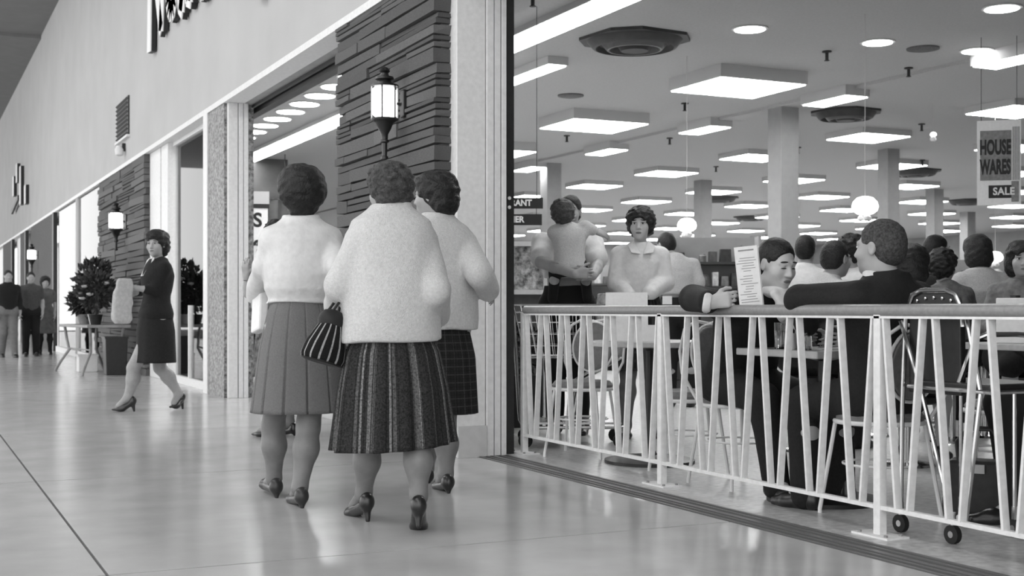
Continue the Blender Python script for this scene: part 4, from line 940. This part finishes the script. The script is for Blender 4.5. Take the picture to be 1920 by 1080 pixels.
# --- woman in white cardigan and striped skirt, carrying the striped bag
x2 = (1.93, 5.28); h2 = heading(.03, 1); L2 = lambda u, v, D=5.6: pl(x2, h2, u, v, D)
def soft(seed, amp):
    rg = random.Random(seed); w_ = [(rg.randint(4, 15), rg.uniform(0, 6), rg.uniform(.4, 1)) for _ in range(7)]
    return lambda th_, fr: amp * (.15 + .85 * fr) * sum(a_ * math.sin(n_ * th_ + p_ + fr * .8) for n_, p_, a_ in w_) / 2.2
striped = stripe_mat('striped_skirt_cloth', .026, [(17, .16, .09, 0), (11, .07, .22, .35), (29, .08, .012, .1), (7, .10, .14, .6)], noise=.6, nscale=130)
figure('woman seen from behind in long white cardigan and dark striped skirt, short curly hair', x2, h2, 1.55, False, None, (.0, .03, 0),
    ((L2(640, 535, 5.55), L2(632, 580, 5.78)), (L2(816, 545, 5.55), L2(822, 592, 5.85))),
    ((L2(688, 830, 5.72), L2(682, 925, 5.78), L2(652, 965, 5.99)), (L2(780, 830, 5.50), L2(785, 930, 5.45), L2(785, 990, 5.62))),
    KNITW, 1.0, .02, .815, [(.78, .195, .145), (.84, .195, .15), (.98, .19, .15), (1.10, .18, .142), (1.20, .172, .138), (1.28, .165, .13), (1.34, .145, .105), (1.375, .095, .075), (1.405, .06, .058)],
    'skirt', striped, ([(.355, 0, -.01, .262, .225), (.60, 0, -.005, .235, .20), (.76, 0, 0, .205, .165), (.83, 0, 0, .175, .135), (.98, 0, 0, .12, .10)], soft(4, .095), 360, 36, .015),
    HAIRG, 'curly', .22, .02, 0, (0, 0, .03), heel=.05, h=.009, fold=(.012, 12), sleeve_r=1.35, hands=(('grip', (.1, .55, -.8), (1, .1, .1), .9), ('relaxed',)))
bag = thing('handbag', 'dark drawstring handbag with pale woven stripes hanging from the hand of the woman in the long cardigan', 'handbag', at(604, 678, D=5.5), .25)
bag.rotation_euler.y = .28; bag['label'] = 'dark striped handbag hanging from the hand of the woman in the long cardigan'
bs_ = stripe_mat('bag_stripes', .012, [(15, .22, .42, 0)], noise=.3)
tube_ring_skirt(bag, 'pouch', bs_, [(0, 0, 0, .102, .05), (.02, 0, 0, .108, .056), (.07, 0, 0, .098, .06), (.13, 0, 0, .072, .055), (.165, 0, 0, .055, .048)], soft(9, .05), 90, 20)
MB().lathe([(.09, -.006), (.104, .002), (.01, .004)], 24, (0, 0, 0), 1, .5).build('bottom', DARKM, bag, True)
MB().lathe([(.060, .155), (.066, .175), (.062, .20), (.045, .222), (.02, .23)], 24, (0, 0, 0), 1, .8).build('top_flap', mat('bag_black', .01, .6), bag, True)
for y in (-.02, .02): MB().tube([(-.03, y, .20), (.005, y, .275), (.015, y, .30), (.03, y, .275), (.035, y, .20)], .006, 6).build('strap', MATS['bag_black'], bag, True)
# --- woman in white cardigan and checked skirt, turning her head
x3 = (2.56, 6.30); h3 = heading(.0, 1); L3 = lambda u, v, D=6.75: pl(x3, h3, u, v, D)
plaid = stripe_mat('checked_skirt_cloth', .018, [(26, .12, .05, 0), (26, .05, .008, .5)], vstripes=[(14, .12, .05, 0), (14, .05, .008, .5)], noise=.2)
figure('woman in white cardigan and dark checked skirt turning her head toward her companion', x3, h3, 1.62, False, None, (0, .0, 0),
    ((L3(790, 520, 6.6), L3(800, 560, 6.9)), (L3(900, 515, 6.62), L3(916, 545, 6.80))),
    ((L3(806, 800, 6.95), L3(800, 880, 7.05), L3(790, 900, 7.25)), (L3(834, 800, 6.75), L3(836, 890, 6.66), L3(818, 915, 6.86))),
    KNITW, 1.0, .018, .85, [(.82, .185, .135), (.90, .185, .14), (1.04, .175, .135), (1.15, .172, .132), (1.25, .168, .13), (1.33, .16, .12), (1.39, .135, .095), (1.42, .09, .07), (1.45, .06, .058)],
    'skirt', plaid, ([(.40, 0, 0, .215, .18), (.70, 0, 0, .20, .16), (.86, 0, 0, .165, .125), (.98, 0, 0, .12, .10)], boxpleat(18, .05, .16), 240, 30),
    HAIRB, 'waved', .75, 0, 0, (-.02, 0, .04), heel=.05, h=.009, fold=(.012, 14), sleeve_r=1.3, face=True)
# --- woman in dark suit walking past the flower table
x4 = (2.12, 12.2); hx = Vector((-CA, SA)) * .80 + Vector((-SA, -CA)) * .60; h4 = heading(hx.x, hx.y); L4 = lambda u, v, D=12.0: pl(x4, h4, u, v, D)
_t4, J4 = figure('woman in dark suit with dark hair and high heels walking past the flower table', x4, h4, 1.66, False, None, (0, -.02, 0),
    ((L4(268, 555, 11.75), L4(254, 545, 11.7)), (L4(302, 545, 12.1), L4(270, 548, 11.95))) [::1] if 0 else ((L4(290, 545, 11.80), L4(255, 540, 11.72)), (L4(262, 545, 12.2), L4(250, 550, 12.05))),
    ((L4(250, 690, 11.9), L4(240, 745, 11.9), L4(212, 771, 11.9)), (L4(300, 690, 12.1), L4(335, 738, 12.15), L4(320, 766, 12.05))),
    BLK, .72, .02, .86, None, 'skirt', mat('black_skirt', .009, .9, 60, .3), ([(.455, .0, 0, .215, .175), (.75, 0, 0, .205, .165), (1.0, 0, 0, .155, .125)], soft(2, .012), 120, 24),
    HAIRB, 'waved', .75, 0, 0, (0, 0, .01), face=True, heel=.075, h=.012, fold=(.004, 20), hands=(('grip', (-.1, .9, .1), (.4, 0, -.9), .6), ('relaxed',)), legm=mat('stockings_pale', .30, .5, 20, .1))
hq = J4['hc']
for x in (-1, 1): MB().prism([hq + V3(q) for q in ((x * .006, .125, -.30), (x * .045, .035, -.125), (x * .075, .050, -.15), (x * .022, .130, -.30))], (0, .01, 0)).build('blouse_collar', BLOUSE, _t4)
nw = thing('paper_bag', 'pale paper bag carried by the woman in the dark suit', 'bag', at(228, 606, D=11.55), .5)
Sb = Sdf(); Sb.loft([(0, 0, 0, .075, .02), (.03, 0, 0, .095, .035), (.2, .01, 0, .098, .03), (.36, .03, 0, .075, .018), (.40, .035, 0, .06, .010)], .01, 4); Sb.disp = folds(.004, 18, 2); Sb.build('bag', mat('bag_paper', .42, .8, 30, .15), nw, .008)
pu = thing('handbag', 'dark handbag tucked at the hip of the woman in the dark suit', 'handbag', at(292, 592, D=12.0), .3)
MB().box((0, 0, .07), (.26, .08, .13)).build('body', mat('shiny_leather', .03, .25, 14, .8), pu, bevel=.02); MB().tube([(-.09, 0, .13), (-.06, 0, .20), (.06, 0, .20), (.09, 0, .13)], .007, 6).build('handle', DARKM, pu, True)
# --- woman beyond, mostly hidden behind the woman in the pleated skirt
figure('woman with dark hair in patterned dress partly hidden behind the woman in the pleated skirt', (xh := at(522, 580, D=9.6)[:2]), (hh_ := heading(-.5, .8)), 1.6, False, None, (0, 0, 0), (((pl(xh, hh_, 466, 552, 9.5)), pl(xh, hh_, 462, 518, 9.45)), ((.20, .0, 1.04), (.16, .16, .98))), None, mat('patterned_dress', .10, .9, 24, .8), .25, .01, None, None, 'skirt', MATS['patterned_dress'], ([(.45, 0, 0, .21, .17), (.9, 0, 0, .17, .13), (1.05, 0, 0, .13, .10)], soft(6, .02), 120, 20), HAIRB, 'curly', 0, 0, 0, h=.014)
# --- three far walkers
figure('far man in dark sweater and pale trousers walking along the mall', (1.86, 27.2), heading(.1, -1), 1.72, True, None, topm=BLK, botm=mat('tan_trousers', .16, .9, 20, .1), hairm=HAIRB, h=.018, legs=(((-.09, .10, .47), (-.10, .18, .09), (-.10, .36, 0)), ((.09, .02, .47), (.10, -.12, .09), (.10, .04, 0))))
figure('far man in striped shirt and black trousers walking along the mall', (2.32, 27.6), heading(0, -1), 1.70, True, None, topm=mat('grey_striped_shirt', .06, .9, 30, .4, stretch=(6, 6, .5)), sleeve=.3, botm=mat('black_trousers', .008, .9), hairm=HAIRB, h=.018)
figure('far woman in grey dress walking behind the man in the striped shirt', (2.66, 28.3), heading(0, -1), 1.62, False, None, topm=mat('grey_dress', .10, .9, 14, .2), sleeve=.3, bottom='skirt', botm=MATS['grey_dress'], skirt=([(.45, 0, 0, .22, .18), (.95, 0, 0, .17, .13), (1.05, 0, 0, .13, .10)], soft(3, .02), 100, 16), hairm=HAIRD, hair='curly', h=.018, legm=BLK)
# ================================================================== PEOPLE IN THE RESTAURANT
def ld(hd, v): q = Matrix.Rotation(-hd, 3, 'Z') @ Vector(v); return (q.x, q.y, q.z)
def wl(xy, hd, p): q = Matrix.Rotation(-hd, 3, 'Z') @ (Vector(p) - Vector((xy[0], xy[1], 0))); return (q.x, q.y, q.z)
Rv, Fv = Vector((CA, -SA, 0)), Vector((SA, CA, 0))
# --- man reading the menu
xm = (4.06, 5.72); hm = heading(-.04, -1); Lm = lambda u, v, D: pl(xm, hm, u, v, D)
hw = Rv * .93 - Fv * .22 + Vector((0, 0, .16))
t, Jm = figure('man in dark suit and tie leaning on the railing, eyes lowered, holding up a menu', xm, hm, 1.75, True, .455, (.10, .38, -.07),
    ((wl(xm, hm, (4.32, 5.30, .84)), wl(xm, hm, (4.22, 5.18, .80))), (Lm(1298, 560, 6.66), Lm(1334, 567, 6.32))),
    (((-.12, .42, .50), (-.12, .46, .09), (-.13, .64, 0)), ((.12, .42, .50), (.10, .52, .09), (.10, .70, 0))),
    SUIT, .92, .022, .50, None, 'pants', SUIT, None, HAIRB, 'short', .10, -.24, 0, (-.015, 0, .0), True, True, SKIN_L, None, .02,
    (('relaxed',), ('grip', ld(hm, hw), ld(hm, Fv + Rv * .15), (.55, .72, .78, .8), 1.0)), .010, (.006, 18), sleeve_r=1.12)
hc, R = Jm['hc'], Jm['R']
ring_part(t, 'cuff', Vector([float(q) for q in (V3(Lm(1334, 567, 6.32)))]) - Vector(ld(hm, hw)) * .02, .036, np.array(Vector(ld(hm, hw)).to_track_quat('Z', 'Y').to_matrix()), SHIRT, .013)
cn = V3((.06, .46, 0)); 
Sc = Sdf(); bz = hc[2]; Sc.cone(hc + V3((0, .01, -.135)), hc + V3((0, -.06, -.13)), .056, .056, .02, ((0, 0, 1), .7)); Sc.cone(hc + V3((-.05, .05, -.15)), hc + V3((0, .095, -.24)), .022, .012, .02); Sc.cone(hc + V3((.05, .05, -.15)), hc + V3((0, .095, -.24)), .022, .012, .02); Sc.ell(hc + V3((0, .055, -.22)), (.042, .040, .075), .02); Sc.build('shirt_collar', SHIRT, t, .007)
St = Sdf(); St.ell(hc + V3((0, .108, -.175)), (.018, .014, .018), .01); St.cone(hc + V3((0, .108, -.18)), hc + V3((0, .118, -.32)), .013, .024, .01, ((0, 1, 0), .5)); St.build('necktie', BLK, t, .006)
# the menu in his hand
mn = thing('menu', 'tall printed paper menu held up by the man leaning on the railing', 'menu', at(1409, 577, D=6.27), -AZ - .20)
rl_ = Matrix.Rotation(-.10, 3, 'Y') @ Matrix.Rotation(-.08, 3, 'X')
MB().box(rl_ @ Vector((0, 0, .152)), (.112, .003, .305), rl_).build('front_leaf', PAPER, mn)
MB().box(rl_ @ Vector((.006, .012, .15)), (.112, .003, .300), rl_ @ Matrix.Rotation(.10, 3, 'Z')).build('back_leaf', PAPER, mn)
R5 = random.Random(5); INK = mat('faded_ink', .28, .9)
for k in range(21):
    z = .285 - k * .0128
    if k in (1, 2, 9): continue
    wd = .075 if k == 0 else R5.uniform(.03, .088)
    MB().box(rl_ @ Vector((-.002 + R5.uniform(-.008, .008), -.0022, z)), (wd, .0008, .007 if k == 0 else .003), rl_).build('print_line', INK, mn)
# --- man in dark suit with his arm on the rail
xs_ = (4.06, 4.58); hs_ = heading(-.06, 1); Ls = lambda u, v, D: pl(xs_, hs_, u, v, D)
t, Js = figure('man in dark suit with short greying hair, seen from behind, arm resting on the railing', xs_, hs_, 1.77, True, .455, (-.07, -.09, -.035),
    ((Ls(1500, 562, 5.90), wl(xs_, hs_, (3.98, 5.02, .86))), (wl(xs_, hs_, (4.36, 4.72, .80)), wl(xs_, hs_, (4.22, 4.94, .80)))),
    (((-.12, .40, .50), (-.16, .34, .09), (-.18, .52, 0)), ((.12, .42, .50), (.14, .42, .09), (.15, .60, 0))),
    SUIT, .95, .03, .46, None, 'pants', SUIT, None, mat('hair_short_grey', .055, .8, 90, .6, .8, 160), 'short', .28, .04, 0, (-.01, .01, .0), True, False, SKIN, None, .02, (('relaxed',), ('relaxed',)), .010, (.008, 15), sleeve_r=1.08)
hc = Js['hc']; ring_part(t, 'shirt_collar', hc + V3((0, -.015, -.125)), .062, Js['R'], SHIRT, .014, 1.1)
# --- man carrying a child
xf = at(1064, 580, D=9.8)[:2]; hf = heading(-.46, -.88); Lf = lambda u, v, D: pl(xf, hf, u, v, D)
figure('man in white short sleeved shirt standing, carrying a child in his arms', xf, hf, 1.82, True, None, (0, -.03, 0),
    ((Lf(1122, 495, 9.62), Lf(1112, 517, 9.24)), (Lf(1014, 492, 9.58), Lf(1078, 514, 9.20))), None,
    SHIRT, .36, .010, 1.19, None, 'pants', mat('black_trousers', .008, .9), None, HAIRD, 'short', -.15, 0, 0, (-.02, 0, .0), True, False, SKIN, None, .02,
    (('grip', ld(hf, -Rv * .9 - Fv * .1), ld(hf, Fv), .6), ('grip', ld(hf, Rv * .95 - Fv * .1 + Vector((0, 0, .05))), ld(hf, Fv), .6)), .011, (.009, 17), sleeve_r=1.3)
xc = at(1070, 580, D=9.42)[:2]; hcx = heading(.40, .9); Lc = lambda u, v, D: pl(xc, hcx, u, v, D)
figure('small child in white sweater, back turned, held by the standing man', xc, hcx, .95, True, 1.16, (-.02, .02, 0),
    ((Lc(1046, 432, 9.50), Lc(1058, 425, 9.62)), (Lc(1096, 426, 9.44), Lc(1113, 432, 9.46))),
    (((-.11, .10, 1.22), (-.13, .06, 1.06), (-.13, .12, 1.03)), ((.11, .10, 1.22), (.13, .06, 1.06), (.13, .12, 1.03))),
    KNITW, .95, .022, 1.245, None, 'pants', MATS['black_trousers'], None, mat('hair_light_brown', .06, .7, 60, .5, .6, 110), 'curly', .1, 0, 0, (-.035, -.02, .01), hs=1.38, h=.009, noshoes=True, fold=(.003, 40), sleeve_r=1.25, cat='child')
# --- woman in white blouse standing
xw = at(1200, 580, D=9.5)[:2]; hwn = heading(-.42, -.9); Lw = lambda u, v, D: pl(xw, hwn, u, v, D)
ch = stripe_mat('plaid_skirt_cloth', .02, [(16, .3, .06, 0), (16, .06, .12, .5)], vstripes=[(9, .3, .05, 0)], noise=.2)
t, Jw = figure('woman with short dark hair standing in white collared blouse and plaid skirt', xw, hwn, 1.68, False, None, (0, 0, 0),
    ((Lw(1246, 530, 9.46), Lw(1206, 558, 9.22)), (Lw(1156, 532, 9.46), Lw(1190, 566, 9.22))), None,
    BLOUSE, .86, .016, 1.03, [(.98, .145, .115), (1.04, .118, .095), (1.12, .120, .10), (1.22, .132, .118), (1.30, .135, .115), (1.36, .125, .085), (1.40, .095, .07), (1.43, .055, .055)],
    'skirt', ch, ([(.5, 0, 0, .24, .2), (.9, 0, 0, .18, .14), (1.08, 0, 0, .135, .105)], soft(8, .03), 160, 24), HAIRD, 'curly', -.25, .02, 0, (0, 0, .01), True, False, SKIN_L, None, .05, (('relaxed',), ('relaxed',)), .010, (.012, 16), sleeve_r=1.25)
hc = Jw['hc']
for x in (-1, 1): MB().prism([hc + V3(q) for q in ((x * .010, .100, -.225), (x * .052, .030, -.118), (x * .100, .070, -.165), (x * .080, .115, -.215))], (0, .012, .004)).build('collar', BLOUSE, t, bevel=.003)
# --- man with his back turned
xb = at(1274, 580, D=12.5)[:2]; hb_ = heading(.35, .93); Lb = lambda u, v, D: pl(xb, hb_, u, v, D)
t, Jb = figure('man with his back turned in pale grey shirt and black trousers, head bowed', xb, hb_, 1.72, True, None, (-.04, .06, 0),
    ((Lb(1236, 530, 12.45), Lb(1234, 555, 12.8)), (Lb(1308, 530, 12.5), Lb(1300, 555, 12.85))), None, GSHIRT, .9, .02, 1.10, None, 'pants', MATS['black_trousers'], None, HAIRB, 'short', .4, -.25, 0, (-.05, .04, -.02), h=.013, fold=(.006, 16), sleeve_r=1.15)
q = Lb(1251, 563, 12.33); MB().box(q, (.09, .012, .08)).build('pocket_tag', PAPER, t)
# --- diners on counter stools
def stool(xy, z, label):
    t = thing('counter_stool', label, 'stool', (xy[0], xy[1], 0))
    MB().lathe([(.17, z - .05), (.19, z - .04), (.19, z - .01), (.15, z)], 24).build('seat', DVINYL, t, True); MB().lathe([(.03, .03), (.03, z - .05)], 12).build('post', CHROME, t, True); MB().lathe([(.17, 0), (.16, .015), (.04, .035)], 24).build('foot', CHROME, t, True)
def diner(label, u, v, D, Ht, male, hvec, slabel, **kw):
    p = at(u, v, D=D); s = Ht / 1.7; sit = p.z - .685 * s - .10; xy = (p.x, p.y); hv = Rv * hvec[0] + Fv * hvec[1]
    stool(xy, sit - .02, slabel)
    kw.setdefault('h', .012); kw.setdefault('botm', BLK); kw.setdefault('bottom', 'pants' if male else 'skirt')
    L_ = .9 * s; base = sit + .1 - .9 * s; zz = lambda q: q * s + base
    kw.setdefault('arms', (((-.24, .10, zz(1.12)), (-.14, .32, zz(1.10))), ((.24, .10, zz(1.12)), (.14, .32, zz(1.10)))))
    return figure(label, xy, heading(hv.x, hv.y), Ht, male, sit, kw.pop('lean', (0, .08, 0)), **kw)
diner('man in pale shirt leaning forward, seen from behind, between menu reader and suited man', 1512, 470, 8.6, 1.78, True, (.75, .6), 'stool under the man in the pale shirt leaning forward', topm=GSHIRT, hairm=HAIRD, sleeve=.4, lean=(0, .20, -.04), headoff=(0, .02, 0), face=True)
diner('dark haired man in white shirt beyond the man leaning forward', 1507, 468, 10.2, 1.72, True, (.3, .9), 'stool under the dark haired man in the white shirt', topm=SHIRT, hairm=HAIRB)
diner('woman with curly black hair in white top facing the man leaning forward', 1624, 472, 9.6, 1.62, False, (-.8, -.1), 'stool under the curly haired woman in the white top', topm=SHIRT, hairm=HAIRB, hair='curly', face=True)
diner('woman with long dark hair and white collar beside the suited man', 1700, 498, 7.8, 1.66, False, (.5, .8), 'stool under the long haired woman with the white collar', topm=SHIRT, hairm=HAIRB, hair='bob', hs=1.04)
diner('man with dark hair in a dark jacket beyond the long haired woman', 1730, 468, 10.8, 1.75, True, (.9, .2), 'stool under the dark haired man in the dark jacket', topm=SUIT, hairm=HAIRB, face=True)
diner('woman with dark hair in profile wearing a grey dress', 1784, 498, 9.2, 1.60, False, (-.1, 1), 'stool under the woman in the grey dress', topm=mat('mid_grey_dress', .12, .9, 30, .3), hairm=HAIRB, hair='curly', face=True, yaw=-.9)
diner('woman with dark bobbed hair in pale short sleeved blouse, back turned', 1846, 472, 9.6, 1.70, False, (-.1, 1), 'stool under the woman in the pale short sleeved blouse', topm=GSHIRT, hairm=HAIRD, hair='bob', sleeve=.35, puff=.03)
diner('woman with dark hair and bangs facing the railing, near the white napkin box', 1908, 488, 8.8, 1.66, False, (-.2, -1), 'stool under the woman with bangs', topm=mat('mid_grey_top', .16, .9, 30, .3), hairm=HAIRB, hair='bob', face=True, skin=SKIN)
# --- seated person whose dark trousered legs show past the stroller
pr_ = at(2075, 580, D=5.7); hv = -Rv * .95 + Fv * .2
figure('seated person in black trousers beside the stroller, only legs in view', (pr_.x, pr_.y), heading(hv.x, hv.y), 1.72, True, .455, topm=SUIT, botm=MATS['black_trousers'], hairm=HAIRB, h=.014)
# ================================================================== MALL FURNITURE, FLOWERS AND WINDOW DISPLAYS
def leaves(n, c, r, seed, size=.06, up=.3):
    R_ = random.Random(seed); b = MB()
    for _ in range(n):
        d = Vector((R_.gauss(0, 1), R_.gauss(0, 1), R_.gauss(0, 1))); d.normalize(); q = R_.random() ** .4
        p = Vector(c) + Vector((d.x * r[0], d.y * r[1], d.z * r[2])) * q
        a_ = (d + Vector((0, 0, up))).normalized(); s1 = a_.orthogonal().normalized(); s1 = Matrix.Rotation(R_.uniform(0, 6.3), 3, a_) @ s1; nn = a_.cross(s1); L = size * R_.uniform(.6, 1.4); w_ = L * .32
        b.add([p, p + a_ * L * .5 + s1 * w_ + nn * .01, p + a_ * L, p + a_ * L * .5 - s1 * w_ + nn * .01, p + a_ * L * .5 - nn * .012], [(0, 1, 4), (1, 2, 4), (2, 3, 4), (3, 0, 4)])
    return b
LEAF = mat('leaf_dark', .045, .6, 18, .5); BLOOM = mat('bloom_pale', .50, .7, 20, .2)
f_ = leaves(420, (0, 0, .62), (.22, .16, .20), 3, .06).build('foliage', LEAF, pc); f_['kind'] = 'stuff'
# flower table
ft = thing('flower_table', 'metal table with curved legs in front of the middle stone pier, holding flower pots', 'table', (2.55, 19.9, 0), .12)
MB().box((0, 0, .705), (.62, 1.75, .04)).build('tabletop', mat('weathered_grey', .25, .5, 10, .2), ft, bevel=.008)
for sx in (-1, 1):
    for y in (-.75, .75): MB().tube([(sx * .24, y, .69), (sx * .22, y * .95, .5), (sx * .20, y * .85, .34), (sx * .30, y * 1.0, .16), (sx * .36, y * 1.08, .03), (sx * .36, y * 1.08, 0)], .022, 8).build('leg', MATS['weathered_grey'], ft, True)
MB().tube([(-.2, -.6, .36), (-.2, .6, .36)], .012, 6).build('stretcher', MATS['weathered_grey'], ft, True)
for k, (dx, dy, hh, rr, lb) in enumerate(((-.06, .60, .34, .20, 'short leafy potted plant at the far end of the flower table'), (.03, .10, .62, .25, 'tall bushy flower arrangement in the middle of the flower table'), (-.03, -.46, .50, .25, 'broad dark leaved plant at the near end of the flower table'))):
    p = thing('potted_plant', lb, 'plant', (2.55 + dx, 19.9 + dy, .725))
    MB().lathe([(.07, 0), (.10, .14), (.105, .15), (.09, .15), (.02, .13)], 16).build('pot', [MATS['weathered_grey'], PAPER, DARKM][k], p, True)
    MB().tube([(0, 0, .1), (.02, .01, hh * .6), (0, .02, hh)], .012, 6).build('stem', LEAF, p)
    q = leaves(520, (0, 0, hh), (rr, rr, hh * .52), 20 + k, .09).build('foliage', LEAF, p); q['kind'] = 'stuff'
    R_ = random.Random(k)
    for _ in range(7):
        a_ = R_.uniform(0, 6.3); MB().lathe([(.012, 0), (.05, .02), (.055, .04), (.02, .05)], 9, (math.cos(a_) * rr * .9, math.sin(a_) * rr * .9, hh * R_.uniform(.6, 1.35))).build('blossom', BLOOM, p, True)
for dx, dy, s_, lb, g in ((-.1, .5, .26, 'white carton under the far end of the flower table', PAPER), (.15, -.62, .55, 'tall dark planter tub under the near end of the flower table', DARKM)):
    p = thing('carton' if g is PAPER else 'planter_tub', lb, 'box' if g is PAPER else 'planter', (2.62 + dx, 19.9 + dy, 0))
    MB().box((0, 0, s_ / 2), (.28, .30, s_), None, 1.0 if g is PAPER else 1.12).build('body', g, p, bevel=.01); MB().box((0, 0, s_ - .01), (.30 if g is PAPER else .33, .31 if g is PAPER else .35, .03)).build('rim', g, p)
# window display: kiosk with glass case, curtain and pale post
kb = thing('display_kiosk', 'dark kiosk with glass case of goods standing inside the display window', 'kiosk', (3.86, 19.35, 0))
MB().b2(-.34, .5, -.7, .7, .12, 1.22).build('base_panel', mat('kiosk_dark', .05, .6, 8, .2), kb); MB().b2(-.36, .52, -.72, .72, 0, .12).build('plinth', WHITE, kb)
MB().b2(-.36, .5, -.7, .7, 1.84, 1.90).build('top', HOUS, kb)
for x, y in ((-.32, -.68), (-.32, .68), (.48, -.68), (.48, .68)): MB().box((x, y, 1.53), (.03, .03, .62)).build('corner_post', WHITE, kb)
MB().b2(-.33, -.324, -.67, .67, 1.22, 1.84).build('pane', PANE, kb); MB().b2(-.32, .48, -.69, -.684, 1.22, 1.84).build('pane', PANE, kb)
for k in range(9):
    p = Vector((3.62 + .085 * k, 18.78 + .06 * (k % 3), 1.22)); hgt = .22 + .1 * ((k * 7) % 3)
    o = MB().lathe([(.032, 0), (.036, hgt * .7), (.014, hgt * .85), (.014, hgt)], 10).build('bottle', GOODS[k % 6], None, True, loc=p); tag(o, 'bottle standing in the glass case of the display kiosk', 'bottle', 'bottles in the kiosk case')
ct = thing('curtain', 'grey pleated curtain hanging behind the display kiosk', 'curtain', (4.75, 22.4, 0), PI / 2); b = MB()
n = 60; b.v = [(.05 * math.sin(k * 1.3), -1.4 + 2.8 * k / n, z) for z in (.05, 2.9) for k in range(n + 1)] + [(.05 * math.sin(k * 1.3) + .012, -1.4 + 2.8 * k / n, z) for z in (.05, 2.9) for k in range(n + 1)]
m_ = n + 1; b.f = [(k, k + 1, m_ + k + 1, m_ + k) for k in range(n)] + [(2 * m_ + k + 1, 2 * m_ + k, 3 * m_ + k, 3 * m_ + k + 1) for k in range(n)]
b.build('cloth', mat('curtain_grey', .10, .9, 6, .2), ct, True); MB().tube([(0, -1.45, 2.92), (0, 1.45, 2.92)], .02, 8).build('rod', CHROME, ct); 
for y in (-1.4, 1.4): MB().tube([(0, y, 2.92), (0, y, ZC)], .008, 6).build('hanger', DARKM, ct)
ps = thing('display_post', 'pale square post rising from the display kiosk', 'post', (3.98, 18.85, 1.90)); MB().box((0, 0, .36), (.16, .16, .72)).build('post', WHITE, ps, bevel=.01); MB().box((0, 0, .73), (.19, .19, .03)).build('cap', WHITE, ps)
# price sign inside the open bay
sg2 = thing('price_sign', 'white price board lettered OS 75 cents inside the open shop bay', 'sign', (4.35, 18.2, 0), -.22)
MB().b2(-.38, .38, -.02, .02, 1.50, 2.40).build('board', PAPER, sg2); MB().b2(-.40, .40, -.03, .03, 2.40, 2.46).build('header_bar', DARKM, sg2); MB().b2(-.40, .40, -.025, .025, 2.46, 2.64).build('header_panel', HOUS, sg2)
text_obj('lettering', 'OS', .28, BLACKM, sg2, (.12, -.024, 2.22), R90, .001, 1, 1, .008); text_obj('lettering', '75\u00a2', .26, BLACKM, sg2, (.10, -.024, 1.90), R90, .001, 1, 1, .008)
for x in (-.34, .34): MB().b2(x - .02, x + .02, .02, .06, 0, 2.64).build('upright', DARKM, sg2)
# little sale counter inside the open bay
ctn = thing('sales_counter', 'grey sales counter inside the open shop bay', 'counter', (4.7, 15.2, 0), -.1)
MB().b2(-.6, .6, -1.2, 1.2, .08, .92).build('body', mat('counter_grey', .14, .6, 6, .2), ctn); MB().b2(-.64, .64, -1.24, 1.24, .92, .96).build('worktop', TOPM, ctn); MB().b2(-.56, .56, -1.16, 1.16, 0, .08).build('plinth', DARKM, ctn)
